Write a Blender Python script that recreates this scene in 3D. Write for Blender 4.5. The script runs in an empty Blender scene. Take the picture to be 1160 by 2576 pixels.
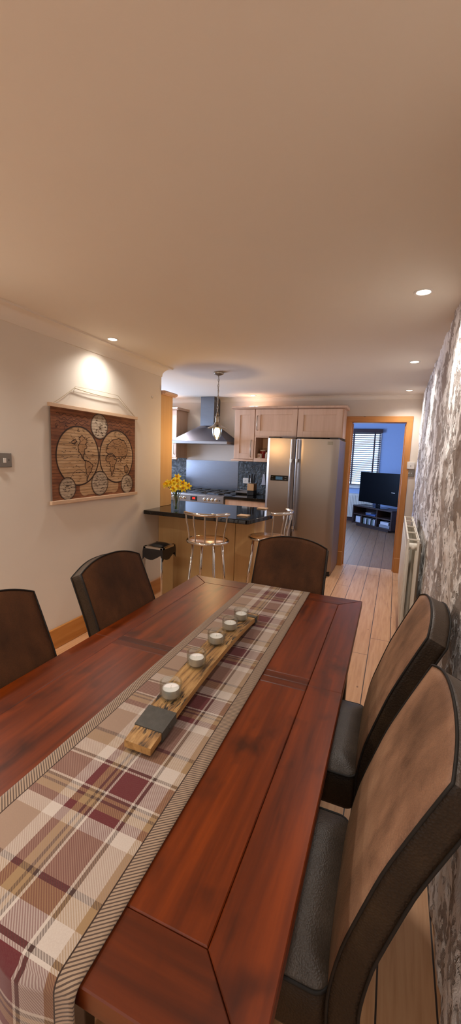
import bpy, bmesh, math, random
from mathutils import Vector, Matrix, noise
random.seed(7)
PI = math.pi
COL = bpy.context.scene.collection
H, YB, XL, XR = 2.32, 5.71, -2.25, 0.245      # ceiling, back wall, left wall, right wall

# ------------------------------------------------------------------ materials
def lin(h):
    h = h.lstrip('#'); out = []
    for i in (0, 2, 4):
        c = int(h[i:i+2], 16) / 255
        out.append(c / 12.92 if c <= .04045 else ((c + .055) / 1.055) ** 2.4)
    return (*out, 1)
class NT:
    def __init__(s, name):
        s.m = bpy.data.materials.new(name); s.m.use_nodes = True
        s.t = s.m.node_tree; s.b = s.t.nodes['Principled BSDF']; s.o = s.t.nodes['Material Output']
    def n(s, typ, **k):
        nd = s.t.nodes.new(typ)
        for a, v in k.items():
            if a.startswith('_'): setattr(nd, a[1:], v)
            else:
                key = int(a[1:]) if a[0] == 'i' and a[1:].isdigit() else a.replace('__', ' ')
                nd.inputs[key].default_value = v
        return nd
    def l(s, a, b): s.t.links.new(a, b)
    def coords(s, scale=(1, 1, 1), kind='Object', rot=(0, 0, 0), loc=(0, 0, 0)):
        tc = s.n('ShaderNodeTexCoord'); mp = s.n('ShaderNodeMapping')
        mp.inputs['Scale'].default_value = scale; mp.inputs['Rotation'].default_value = rot; mp.inputs['Location'].default_value = loc
        s.l(tc.outputs[kind], mp.inputs[0]); return mp.outputs[0]
    def noise(s, co, scale=5, detail=4, rough=.55, dist=0):
        nd = s.n('ShaderNodeTexNoise', Scale=scale, Detail=detail, Roughness=rough, Distortion=dist); s.l(co, nd.inputs['Vector']); return nd.outputs['Fac']
    def ramp(s, fac, stops, mode='LINEAR'):
        r = s.n('ShaderNodeValToRGB'); cr = r.color_ramp; cr.interpolation = mode
        while len(cr.elements) < len(stops): cr.elements.new(.5)
        for e, (p, c) in zip(cr.elements, stops):
            e.position = p; e.color = lin(c) if isinstance(c, str) else c
        s.l(fac, r.inputs[0]); return r.outputs[0]
    def mix(s, fac, a, b, blend='MIX'):
        m = s.n('ShaderNodeMix', _data_type='RGBA', _blend_type=blend)
        for sock, v in ((m.inputs[0], fac), (m.inputs[6], a), (m.inputs[7], b)):
            if isinstance(v, (int, float)): sock.default_value = v
            elif isinstance(v, str): sock.default_value = lin(v)
            elif isinstance(v, tuple): sock.default_value = v
            else: s.l(v, sock)
        return m.outputs[2]
    def math(s, op, a, b=0.0):
        m = s.n('ShaderNodeMath', _operation=op)
        for i, v in enumerate((a, b)):
            if isinstance(v, (int, float)): m.inputs[i].default_value = v
            else: s.l(v, m.inputs[i])
        return m.outputs[0]
    def bump(s, h, strength=.3, dist=.01):
        b = s.n('ShaderNodeBump', Strength=strength, Distance=dist); s.l(h, b.inputs['Height']); s.l(b.outputs[0], s.b.inputs['Normal'])
    def set(s, **k):
        for a, v in k.items():
            key = a.replace('__', ' ')
            if isinstance(v, str): v = lin(v)
            if hasattr(v, 'is_linked'): s.l(v, s.b.inputs[key])
            else: s.b.inputs[key].default_value = v
        return s
M = {}
def plain(name, col, rough=.5, metal=0, spec=.5, var=.06, scale=30, bump=0, coat=0):
    t = NT(name); co = t.coords()
    f = t.noise(co, scale, 3)
    lc = lin(col); lighter = (*[min(1, x * (1 + var)) for x in lc[:3]], 1)
    c = t.mix(f, t.mix(var, col, '#000000'), lighter)
    t.set(Base__Color=c, Roughness=rough, Metallic=metal)
    t.b.inputs['Specular IOR Level'].default_value = spec
    t.b.inputs['Coat Weight'].default_value = coat
    if bump: t.bump(t.noise(co, scale * 4, 3), bump, .002)
    M[name] = t.m; return t
def emit(name, col, strength):
    t = NT(name); t.set(Base__Color=col, Emission__Color=col, Emission__Strength=strength); M[name] = t.m
plain('wall_cream', '#d9d0c3', .85, var=.03, scale=4, bump=.05)
plain('ceiling_paint', '#e2d9cb', .9, var=.03, scale=1.2)
plain('kitchen_wall', '#d3c8bc', .85, var=.03)
plain('blue_wall', '#a6bce0', .85, var=.03)
plain('white_paint', '#e3ddd4', .45, var=.02)
plain('radiator_white', '#ddd6c8', .35, var=.03)
plain('chrome', '#d6d3cf', .09, 1, var=.03)
plain('satin_nickel', '#a79c8c', .3, 1, var=.08)
plain('black_plastic', '#151516', .35, var=.1)
plain('black_gloss', '#050507', .08, var=.02)
plain('tv_black', '#020203', .35, var=.02, spec=.15)
plain('black_bag', '#161618', .28, var=.2, bump=.6)
plain('dark_iron', '#45423d', .55, .3, var=.35, scale=60, bump=.3)
plain('dark_wood_leg', '#1f0d07', .35, var=.3)
plain('red_tin', '#8e1c1a', .35, var=.1)
plain('white_ceramic', '#d8d0c6', .3, var=.04)
plain('wax', '#d9d2ce', .6, var=.03)
plain('tin_foil', '#cfc8c0', .35, .55, var=.1)
plain('petal_yellow', '#ffe136', .55, var=.15, scale=60)
plain('trumpet_yellow', '#f7c41a', .55, var=.12, scale=60)
plain('stem_green', '#3f5a22', .5, var=.25, scale=40)
plain('cord', '#b8a98e', .9, var=.3, scale=300)
plain('rail_wood', '#cdae90', .6, var=.12, scale=60)
plain('book_blue', '#39507f', .6); plain('book_grey', '#7d7f88', .6); plain('box_white', '#b9bac4', .6); plain('book_green', '#5c6b60', .6)
plain('blind_wood', '#3a2528', .4, var=.2)
plain('leather_dark', '#1c1713', .6, var=.3, scale=40, spec=.25)
plain('cork', '#c2a483', .7, var=.2, scale=200)
plain('terracotta_line', '#30190f', .7)
emit('lens_glow', '#fff1dc', 14); emit('bulb_glow', '#ffc27a', 30); emit('led_red', '#ff2a14', 3); emit('lcd_blue', '#274f68', .35)
emit('sky_glow', '#c8ddff', 2.6)

def glass(name, col='#f4f8f6', rough=.02):
    t = NT(name); co = t.coords(); c = t.mix(t.noise(co, 20), col, '#fbfdfc')
    tr = t.n('ShaderNodeBsdfTransparent'); t.l(c, tr.inputs[0]); gl = t.n('ShaderNodeBsdfGlossy', Roughness=rough)
    lw = t.n('ShaderNodeLayerWeight', Blend=.25); mx = t.n('ShaderNodeMixShader')
    t.l(t.math('ADD', t.math('MULTIPLY', lw.outputs['Facing'], .45), .04), mx.inputs[0]); t.l(tr.outputs[0], mx.inputs[1]); t.l(gl.outputs[0], mx.inputs[2])
    t.l(mx.outputs[0], t.o.inputs['Surface']); M[name] = t.m
glass('clear_glass')

def brushed(name, col, rough=.28, axis=(1, 1, 120)):
    t = NT(name); co = t.coords(axis); f = t.noise(co, 6, 3)
    t.set(Base__Color=t.mix(f, t.mix(.12, col, '#000000'), col), Metallic=1.0, Roughness=t.math('ADD', t.math('MULTIPLY', f, .18), rough - .09))
    t.b.inputs['Anisotropic'].default_value = .5
    M[name] = t.m
brushed('steel', '#9c999a', .3, (1, 1, 160)); brushed('hood_steel', '#5a5862', .5, (1, 1, 160)); brushed('splash_steel', '#74777f', .3, (1, 1, 160))  # hood copy darkened: the canopy's dark reflection is put into its colour
brushed('fridge_steel', '#a69a90', .36, (1, 1, 160))
brushed('fridge_side', '#a79280', .45, (1, 1, 160))
brushed('plate_steel', '#8e8578', .35, (1, 1, 200))

def wood(name, dark, mid, light, axis='y', rough=.35, grain=14, coat=0., blotch=0., spec=.5, knots=0):
    t = NT(name)
    sc = {'x': (.06, 1, 1), 'y': (1, .06, 1), 'z': (1, 1, .06)}[axis]
    co = t.coords(sc, loc=(3.1, 2.3, 1.7)); g = t.noise(co, grain * 4, 5, .6, .25)
    big = t.noise(t.coords(), 1.6, 2)
    c = t.ramp(g, [(.3, dark), (.52, mid), (.74, light)])
    c = t.mix(t.math('MULTIPLY', big, .5), c, mid)
    if blotch:
        b = t.ramp(t.noise(t.coords((1.3, .8, 1), loc=(5.3, 4.1, 2.2)), 9, 3, .5, .2), [(.56, '#000000'), (.74, '#ffffff')])
        c = t.mix(t.math('MULTIPLY', b, blotch), c, t.mix(.75, dark, '#000000'))
    if knots:
        v = t.n('ShaderNodeTexVoronoi', Scale=knots); s2 = {'x': (.5, 1, 1), 'y': (1, .5, 1), 'z': (1, 1, .5)}[axis]; t.l(t.coords(s2), v.inputs['Vector'])
        k = t.ramp(v.outputs['Distance'], [(.03, '#ffffff'), (.07, '#000000')])
        c = t.mix(t.math('MULTIPLY', k, .85), c, '#2a1206')
    t.set(Base__Color=c, Roughness=rough); t.b.inputs['Coat Weight'].default_value = coat; t.b.inputs['Coat Roughness'].default_value = .22
    t.b.inputs['Specular IOR Level'].default_value = spec
    if not name.startswith('table'): t.bump(g, .06, .002)
    M[name] = t.m
wood('table_wood', '#340f01', '#5c2202', '#7a3103', 'y', .35, 7, 0, .7, spec=.32)
wood('table_wood_cross', '#2c0d01', '#4e1c02', '#662903', 'x', .35, 7, 0, .6, spec=.32)
wood('beech', '#c4a28a', '#d0b098', '#d8baa4', 'z', .45, 5)
wood('beech_lamplit', '#c09862', '#c9a26c', '#d0ac78', 'z', .5, 4)  # beech with the pendant's yellow light put into its colour
wood('pine', '#a2682f', '#b87b40', '#c48b50', 'z', .38, 6, knots=7)
wood('pine_x', '#a2682f', '#b87b40', '#c48b50', 'x', .38, 6, knots=7)
wood('pine_y', '#a06528', '#b87a38', '#c58b4b', 'y', .42, 6, knots=5)
wood('stave_oak', '#6a451d', '#9f7440', '#b58c54', 'y', .6, 14)
wood('stool_wood', '#8a5a30', '#a87444', '#b98552', 'x', .25, 6, .4)
wood('stand_wood', '#24130d', '#33201a', '#3f2a20', 'x', .5, 8)
wood('block_wood', '#a87a4c', '#bd9060', '#c9a072', 'z', .5, 8)

# barrel stave top: charred streaks
t = NT('stave_top'); g = t.noise(t.coords((1, .07, 1)), 70, 5, .6, .5)
c = t.ramp(g, [(.36, '#33200f'), (.47, '#856034'), (.72, '#b08a56')])
ch = t.math('MULTIPLY', t.ramp(t.noise(t.coords((1, .14, 1)), 150, 3), [(.5, '#000000'), (.58, '#ffffff')]), t.ramp(t.noise(t.coords((1, 1, 1)), 9, 3), [(.42, '#000000'), (.54, '#ffffff')]))
t.set(Base__Color=t.mix(ch, c, '#1d130b'), Roughness=.65); t.bump(g, .4, .002); M['stave_top'] = t.m

# floorboards
def boards(name, tint):
    t = NT(name); tc = t.n('ShaderNodeTexCoord'); sx = t.n('ShaderNodeSeparateXYZ'); t.l(tc.outputs['Object'], sx.inputs[0])
    u = t.math('DIVIDE', t.math('ADD', sx.outputs[0], 10 * .155 - .075), .155)
    fr = t.math('FRACT', u); idx = t.math('FLOOR', u)
    wn = t.n('ShaderNodeTexWhiteNoise', _noise_dimensions='1D'); t.l(idx, wn.inputs['W'])
    edge = t.math('MINIMUM', fr, t.math('SUBTRACT', 1.0, fr))
    gap = t.math('LESS_THAN', edge, .017)
    yy = t.math('FRACT', t.math('DIVIDE', t.math('ADD', sx.outputs[1], t.math('MULTIPLY', wn.outputs[0], 2.3)), 2.3))
    butt = t.math('LESS_THAN', yy, .0018)
    gap = t.math('MAXIMUM', gap, butt)
    cb = t.n('ShaderNodeCombineXYZ'); t.l(t.math('ADD', sx.outputs[0], t.math('MULTIPLY', wn.outputs[0], 7)), cb.inputs[0]); t.l(t.math('MULTIPLY', sx.outputs[1], .06), cb.inputs[1])
    g = t.noise(cb.outputs[0], 45, 5, .6, .4)
    c = t.ramp(g, [(.3, '#b38257'), (.5, '#c9986d'), (.72, '#d2a57b')])
    c = t.mix(t.math('MULTIPLY', wn.outputs[0], .3), c, '#a97a55')
    v = t.n('ShaderNodeTexVoronoi', Scale=11.0); t.l(t.coords((1, .6, 1)), v.inputs['Vector'])
    kn = t.math('MULTIPLY', t.ramp(v.outputs['Distance'], [(.05, '#ffffff'), (.1, '#000000')]), .8)
    c = t.mix(kn, c, '#5a3216')
    c = t.mix(gap, c, '#2a170c')
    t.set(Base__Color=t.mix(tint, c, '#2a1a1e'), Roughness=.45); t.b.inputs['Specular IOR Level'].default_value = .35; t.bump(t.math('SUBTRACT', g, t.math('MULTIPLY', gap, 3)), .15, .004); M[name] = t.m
boards('floor_boards', 0.0); boards('floor_boards_shaded', .62)  # same boards; second copy darkened for the TV room's dim purple light

# rough lime-plastered stone wall
t = NT('rough_stone'); co = t.coords((1, 1.15, .75)); n1 = t.noise(co, 3.6, 6, .6, .9); n2 = t.noise(co, 18, 5, .65, .8)
m = t.math('ADD', t.math('MULTIPLY', n1, .62), t.math('MULTIPLY', n2, .38))
patch = t.ramp(m, [(.485, '#000000'), (.505, '#ffffff')])
shade = t.ramp(t.noise(co, 3, 3), [(.35, '#9a908a'), (.65, '#b9aea7')])
c = t.mix(patch, shade, t.ramp(n2, [(.3, '#dcd6d2'), (.6, '#fbf9f8')]))
t.set(Base__Color=c, Roughness=.8); t.bump(t.math('ADD', patch, t.math('MULTIPLY', n2, 1.2)), .75, .012); M['rough_stone'] = t.m

# slate tiles
t = NT('slate_tiles'); br = t.n('ShaderNodeTexBrick', Scale=1.0); br.offset = .5
br.inputs['Brick Width'].default_value = .15; br.inputs['Row Height'].default_value = .125; br.inputs['Mortar Size'].default_value = .003
tc = t.n('ShaderNodeTexCoord'); sx = t.n('ShaderNodeSeparateXYZ'); cb = t.n('ShaderNodeCombineXYZ'); t.l(tc.outputs['Object'], sx.inputs[0]); t.l(sx.outputs[0], cb.inputs[0]); t.l(sx.outputs[2], cb.inputs[1]); t.l(cb.outputs[0], br.inputs['Vector'])
br.inputs['Color1'].default_value = lin('#24282a'); br.inputs['Color2'].default_value = lin('#2f3435'); br.inputs['Mortar'].default_value = lin('#5b5d5e')
t.set(Base__Color=br.outputs[0], Roughness=.3); t.bump(t.noise(t.coords(), 18, 5, .6, 1.5), .8, .02); M['slate_tiles'] = t.m

# black speckled granite worktop
t = NT('granite'); f = t.noise(t.coords(), 180, 2)
t.set(Base__Color=t.ramp(f, [(.55, '#0b0a0a'), (.75, '#3a332e')]), Roughness=.07); M['granite'] = t.m

# chair leathers
def leather(name, a, b, c_, rough, bs=260, bstr=.5, sheen=.3, spec=.5):
    t = NT(name); co = t.coords(); n = t.noise(co, 5, 4, .6, .3); n2 = t.noise(t.coords((1, 1, .35)), 14, 4)
    c = t.ramp(t.math('ADD', t.math('MULTIPLY', n, .6), t.math('MULTIPLY', n2, .4)), [(.34, a), (.52, b), (.68, c_)])
    v = t.n('ShaderNodeTexVoronoi', Scale=bs); t.l(t.coords(), v.inputs['Vector'])
    c = t.mix(t.math('MULTIPLY', v.outputs['Distance'], .55), t.mix(.25, c, '#ffffff') if 0 else c, t.mix(.45, c, '#000000'))
    t.set(Base__Color=c, Roughness=rough); t.b.inputs['Sheen Weight'].default_value = sheen; t.b.inputs['Specular IOR Level'].default_value = spec; t.b.inputs['Sheen Tint'].default_value = lin('#d0a070')
    t.bump(v.outputs['Distance'], bstr, .0012); M[name] = t.m
leather('suede_brown', '#38200f', '#4e2e17', '#5e3a1e', .75, sheen=0, spec=.2)
leather('suede_brown_lit', '#523524', '#88624a', '#a67f62', .65, sheen=.15)  # same brown suede, lightened for the stronger light on the stone-wall chairs
leather('leather_side', '#22180f', '#2d2014', '#382919', .5, sheen=0, bs=200, bstr=.8, spec=.25)
leather('seat_leather', '#3e3228', '#4c3f34', '#594b3e', .42, sheen=0, spec=.35)

# tartan runner (UV in metres)
SETT = [(0, .020, 'W'), (.020, .055, 'T'), (.055, .065, 'K'), (.065, .150, 'B'), (.150, .178, 'W'), (.178, .198, 'R'), (.198, .214, 'T'),
        (.214, .221, 'K'), (.221, .229, 'T'), (.229, .236, 'K'), (.236, .240, 'W'), (.240, .302, 'R'), (.302, .307, 'W'), (.307, .314, 'K'), (.314, .332, 'W')]
PAL = {'W': '#b0a398', 'T': '#866b4b', 'K': '#311e1c', 'B': '#88705f', 'R': '#500e1a'}
t = NT('tartan'); uv = t.n('ShaderNodeUVMap', _uv_map='UVMap'); sx = t.n('ShaderNodeSeparateXYZ'); t.l(uv.outputs[0], sx.inputs[0])
U, V = sx.outputs[0], sx.outputs[1]
def sett(x, off):
    f = t.math('FRACT', t.math('DIVIDE', t.math('ADD', x, 3.32 - off), .332))
    return t.ramp(f, [(a / .332, PAL[k]) for a, b, k in SETT], 'CONSTANT')
cu, cv = sett(U, .283), sett(V, .37)
tw = t.math('FRACT', t.math('MULTIPLY', t.math('ADD', U, V), 190.0)); tw = t.math('GREATER_THAN', tw, .5)
c = t.mix(t.math('ADD', .3, t.math('MULTIPLY', tw, .36)), cu, cv)
c = t.mix(t.math('MULTIPLY', t.noise(uv.outputs[0], 400, 2), .3), c, '#6a5648')
ub = t.math('MINIMUM', U, t.math('SUBTRACT', .352, U)); brd = t.math('LESS_THAN', ub, .033)
rib = t.math('GREATER_THAN', t.math('FRACT', t.math('MULTIPLY', t.math('ADD', V, t.math('MULTIPLY', ub, .8)), 150.0)), .42)
bc = t.mix(rib, '#4c3d34', '#8d7763')
seam = t.math('LESS_THAN', t.math('ABSOLUTE', t.math('SUBTRACT', ub, .033)), .0012)
c = t.mix(brd, c, bc); c = t.mix(seam, c, '#2f2018')
t.set(Base__Color=c, Roughness=.95); t.b.inputs['Specular IOR Level'].default_value = .15; t.b.inputs['Sheen Weight'].default_value = .15
t.bump(t.math('ADD', tw, rib), .35, .001); M['tartan'] = t.m

# old map canvas
def mapmat(name, a, b, c_):
    t = NT(name); co = t.coords((1, .15, 1)); g = t.noise(co, 40, 5, .6)
    w = t.n('ShaderNodeTexWave', Scale=14.0, Distortion=1.5, Detail=2.0, _bands_direction='Z'); t.l(t.coords(), w.inputs['Vector'])
    c = t.ramp(t.math('ADD', t.math('MULTIPLY', g, .7), t.math('MULTIPLY', t.noise(t.coords(), 5, 4), .4)), [(.35, a), (.55, b), (.72, c_)])
    ln = t.ramp(w.outputs['Fac'], [(.05, '#ffffff'), (.22, '#000000')])
    t.set(Base__Color=t.mix(t.math('MULTIPLY', ln, .4), c, '#3a2012'), Roughness=.85); M[name] = t.m
mapmat('map_brown', '#552c1a', '#7a4a2e', '#96633f')
mapmat('map_amber', '#9c754f', '#b18e68', '#c3a481')
mapmat('map_pale', '#9d8a76', '#b4a18a', '#c4b39c')
plain('map_ink', '#2f1b12', .9); plain('map_land', '#9c7651', .9, var=.3, scale=25)

# ------------------------------------------------------------------ mesh helpers
class B:
    def __init__(s): s.v = []; s.f = []; s.mi = []; s.uv = None
    def add(s, verts, faces, mi=0):
        o = len(s.v); s.v += [tuple(v) for v in verts]
        s.f += [tuple(i + o for i in f) for f in faces]; s.mi += [mi] * len(faces); return s
    def box(s, x0, x1, y0, y1, z0, z1, mi=0, mat=None):
        vs = [Vector((x, y, z)) for z in (z0, z1) for y in (y0, y1) for x in (x0, x1)]
        if mat: vs = [mat @ v for v in vs]
        return s.add(vs, [(0, 2, 3, 1), (4, 5, 7, 6), (0, 1, 5, 4), (2, 6, 7, 3), (0, 4, 6, 2), (1, 3, 7, 5)], mi)
    def prism(s, poly, z0, z1, mi=0, inset=0):
        n = len(poly); a = sum(poly[i][0] * poly[(i + 1) % n][1] - poly[(i + 1) % n][0] * poly[i][1] for i in range(n))
        if a < 0: poly = poly[::-1]
        vs = [(x, y, z0) for x, y in poly] + [(x, y, z1) for x, y in poly]
        return s.add(vs, [tuple(range(n - 1, -1, -1)), tuple(range(n, 2 * n))] + [(i, (i + 1) % n, n + (i + 1) % n, n + i) for i in range(n)], mi)
    def tube(s, pts, r, seg=8, mi=0, closed=False, caps=True):
        pts = [Vector(p) for p in pts]; n = len(pts); rr = r if isinstance(r, (list, tuple)) else [r] * n
        vs = []; up = None
        for i, p in enumerate(pts):
            if closed: d = pts[(i + 1) % n] - pts[i - 1]
            else: d = pts[min(i + 1, n - 1)] - pts[max(i - 1, 0)]
            d.normalize()
            if up is None: up = Vector((0, 0, 1)) if abs(d.z) < .9 else Vector((1, 0, 0))
            a = d.cross(up)
            if a.length < 1e-5: a = d.orthogonal()
            a.normalize(); b = a.cross(d); up = b
            vs += [p + (a * math.cos(2 * PI * k / seg) + b * math.sin(2 * PI * k / seg)) * rr[i] for k in range(seg)]
        fs = []
        for i in range(n if closed else n - 1):
            j = (i + 1) % n
            fs += [(i * seg + k, j * seg + k, j * seg + (k + 1) % seg, i * seg + (k + 1) % seg) for k in range(seg)]
        if caps and not closed: fs += [tuple(range(seg)), tuple((n - 1) * seg + k for k in range(seg - 1, -1, -1))]
        return s.add(vs, fs, mi)
    def lathe(s, prof, c=(0, 0, 0), seg=24, mi=0, cap=True, axis='z'):
        c = Vector(c); vs = []
        for r, z in prof:
            for k in range(seg):
                a = 2 * PI * k / seg; p = (r * math.cos(a), r * math.sin(a), z)
                if axis == 'y': p = (p[0], -p[2], p[1])
                if axis == 'x': p = (p[2], p[0], p[1])
                vs.append(c + Vector(p))
        n = len(prof)
        fs = [(i * seg + k, i * seg + (k + 1) % seg, (i + 1) * seg + (k + 1) % seg, (i + 1) * seg + k) for i in range(n - 1) for k in range(seg)]
        if cap: fs += [tuple(range(seg - 1, -1, -1)), tuple((n - 1) * seg + k for k in range(seg))]
        return s.add(vs, fs, mi)
    def grid(s, fn, nu, nv, mi=0):
        vs = [fn(i / nu, j / nv) for j in range(nv + 1) for i in range(nu + 1)]
        return s.add(vs, [(j * (nu + 1) + i, j * (nu + 1) + i + 1, (j + 1) * (nu + 1) + i + 1, (j + 1) * (nu + 1) + i) for j in range(nv) for i in range(nu)], mi)
    def build(s, name, mats, parent=None, local=False, bevel=0, smooth=40, subsurf=0, **props):
        if isinstance(mats, str): mats = [mats]
        org = Vector((0, 0, 0))
        if not local:
            if parent is not None:
                p = parent
                while p is not None: org += p.location; p = p.parent
            else:
                xs = [v[0] for v in s.v]; ys = [v[1] for v in s.v]; zs = [v[2] for v in s.v]
                org = Vector(((min(xs) + max(xs)) / 2, (min(ys) + max(ys)) / 2, min(zs)))
                if props.get('kind') == 'structure': org = Vector((0, 0, 0))
        me = bpy.data.meshes.new(name)
        me.from_pydata([Vector(v) - org for v in s.v], [], s.f); me.update()
        for m in mats: me.materials.append(M[m])
        for p, i in zip(me.polygons, s.mi): p.material_index = i
        if s.uv:
            ul = me.uv_layers.new(name='UVMap')
            for lp in me.loops: ul.data[lp.index].uv = s.uv[lp.vertex_index]
        bm = bmesh.new(); bm.from_mesh(me); bmesh.ops.recalc_face_normals(bm, faces=bm.faces) if not s.uv else None; bm.to_mesh(me); bm.free()
        if smooth:
            for p in me.polygons: p.use_smooth = True
            me.set_sharp_from_angle(angle=math.radians(smooth))
        o = bpy.data.objects.new(name, me); COL.objects.link(o)
        if parent is not None: o.parent = parent
        elif not local: o.location = org
        if bevel:
            md = o.modifiers.new('bevel', 'BEVEL'); md.width = bevel; md.segments = 2; md.limit_method = 'ANGLE'; md.angle_limit = math.radians(40)
        if subsurf:
            md = o.modifiers.new('subd', 'SUBSURF'); md.levels = subsurf; md.render_levels = subsurf
        for k, val in props.items(): o[k] = val
        return o
def thing(name, label, cat, loc=(0, 0, 0), rz=0, group=None):
    o = bpy.data.objects.new(name, None); COL.objects.link(o); o.location = loc; o.rotation_euler = (0, 0, rz)
    o.empty_display_size = .05; o['label'] = label; o['category'] = cat
    if group: o['group'] = group
    return o
def dup(root, loc, rz, label, group=None):
    r = root.copy(); COL.objects.link(r); r.location = loc; r.rotation_euler = (0, 0, rz); r['label'] = label
    if group: r['group'] = group
    for ch in list(root.children):
        c = ch.copy(); COL.objects.link(c); c.parent = r
        for g in list(ch.children):
            d = g.copy(); COL.objects.link(d); d.parent = c
    return r
def S(b, name, mats, **k): return b.build(name, mats, kind='structure', **k)
def arc(c, r, a0, a1, n, z=0): return [(c[0] + r * math.cos(a0 + (a1 - a0) * i / n), c[1] + r * math.sin(a0 + (a1 - a0) * i / n), z) for i in range(n + 1)]

# ------------------------------------------------------------------ the setting
S(B().box(-4.2, 1.9, -2.2, YB + .1, -.05, 0), 'floor', 'floor_boards', smooth=0)
S(B().box(-4.2, 1.9, YB + .1, 10.2, -.05, 0), 'floor_tvroom', 'floor_boards_shaded', smooth=0)
S(B().box(-4.2, XR + .2, -2.2, YB + .12, H, H + .05), 'ceiling', 'ceiling_paint', smooth=0)
S(B().prism([(XL, -2.2), (XL, 3.58), (-4.0, 3.58), (-4.0, 3.46), (XL - .12, 3.46), (XL - .12, -2.2)], 0, H), 'wall_left', 'wall_cream', smooth=0)
# back wall with the doorway cut out
DX0, DX1, DZ = -.597, .070, 1.972
b = B().box(-4.2, DX0 - .02, YB, YB + .12, 0, H).box(DX1 + .02, XR + .15, YB, YB + .12, 0, H).box(DX0 - .02, DX1 + .02, YB, YB + .12, DZ + .02, H)
S(b, 'wall_back', 'kitchen_wall', smooth=0)
# kitchen side wall with a window opening that lets the daylight in
b = B().box(-4.12, -4.0, 3.46, 3.85, 0, H).box(-4.12, -4.0, 5.35, YB, 0, H).box(-4.12, -4.0, 3.85, 5.35, 0, 1.05).box(-4.12, -4.0, 3.85, 5.35, 2.1, H)
S(b, 'wall_kitchen', 'kitchen_wall', smooth=0)
# rough wall on the right, real relief
def relief(y, z):
    p = Vector((0, y * 1.25, z * .8))
    a = noise.fractal(p * 2.2, 1.0, 2.0, 5) * .5
    w = noise.fractal(p * 5 + Vector((3, 0, 0)), .9, 2.1, 5)
    st = math.floor((w * 1.1 + .5) * 5) / 5
    c = noise.fractal(p * 22, .8, 2.0, 3)
    return max(-.045, min(.028, a * .016 + st * .011 + c * .0045))
NY, NZ = 440, 165
def wfn(i, j):
    y = -1.2 + (YB + 1.2) * i; z = (H + .01) * j
    f = min(1, (YB - y) / .12)
    return (XR - .004 - relief(y, z) * max(0, f), y, z)
b = B().grid(wfn, NY, NZ); S(b, 'wall_right', 'rough_stone', smooth=180)
# adjoining TV room
YF = 10.15
S(B().box(-3.0, -1.62, YF, YF + .15, 0, 2.4).box(-.38, 1.9, YF, YF + .15, 0, 2.4).box(-1.62, -.38, YF, YF + .15, 0, .84).box(-1.62, -.38, YF, YF + .15, 2.14, 2.4), 'wall_far', 'blue_wall', smooth=0)
S(B().box(1.75, 1.9, YB + .12, YF, 0, 2.4), 'wall_tvroom_east', 'blue_wall', smooth=0)
S(B().box(-3.1, -2.98, YB + .12, YF, 0, 2.4), 'wall_tvroom_west', 'blue_wall', smooth=0)
S(B().box(-3.1, 1.9, YB + .12, YF + .15, 2.335, 2.42), 'ceiling_tvroom', 'white_paint', smooth=0)
S(B().box(-3.0, 1.75, YF - .02, YF, 0, .13), 'baseboard_far', 'blind_wood', smooth=0)
S(B().box(-2.2, .2, YF + .45, YF + .47, .4, 2.9), 'sky_backdrop', 'sky_glow', smooth=0)
w = S(B().box(-1.62, -1.57, YF - .01, YF + .08, .84, 2.14).box(-.43, -.375, YF - .015, YF + .08, .84, 2.14).box(-1.57, -.43, YF + .02, YF + .08, 2.09, 2.14).box(-1.57, -.43, YF + .02, YF + .08, .84, .89).box(-1.02, -.98, YF + .02, YF + .07, .89, 2.09).box(-1.66, -.34, YF - .08, YF + .02, .805, .84), 'window_1', 'white_paint', bevel=.004)
B().box(-1.57, -.43, YF + .045, YF + .049, .89, 2.09).build('pane', 'clear_glass', w, smooth=0)
# cornices
def sweep(path, normals, prof, name):
    b = B(); n = len(prof); vs = []
    for (x, y), (nx, ny) in zip(path, normals):
        vs += [(x + nx * d, y + ny * d, z) for d, z in prof]
    fs = [(i * n + k, (i + 1) * n + k, (i + 1) * n + k + 1, i * n + k + 1) for i in range(len(path) - 1) for k in range(n - 1)]
    b.add(vs, fs); return S(b, name, 'ceiling_paint', smooth=25)
prof = [(0, H - .092), (.006, H - .09), (.006, H - .082)] + [(.006 + .07 * (1 - math.cos(a)), H - .082 + .07 * math.sin(a)) for a in [k * PI / 16 for k in range(1, 9)]] + [(.083, H - .012), (.083, H - .004), (.09, H - .001)]
sweep([(XL, -2.2), (XL, 3.58), (-4.0, 3.58)], [(1, 0), (1, 1), (0, 1)], prof, 'trim_1')
prof2 = [(d * .62, H - (H - z) * .62) for d, z in prof]
sweep([(-4.0, YB), (XR, YB)], [(0, -1), (0, -1)], prof2, 'trim_2')
S(B().box(XL, XL + .018, -2.2, 3.55, 0, .16), 'baseboard_left', 'pine_y', bevel=.006)
S(B().box(.19, .225, 2.2, 5.6, 0, .11), 'baseboard_right', 'dark_wood_leg', bevel=.004)
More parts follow.
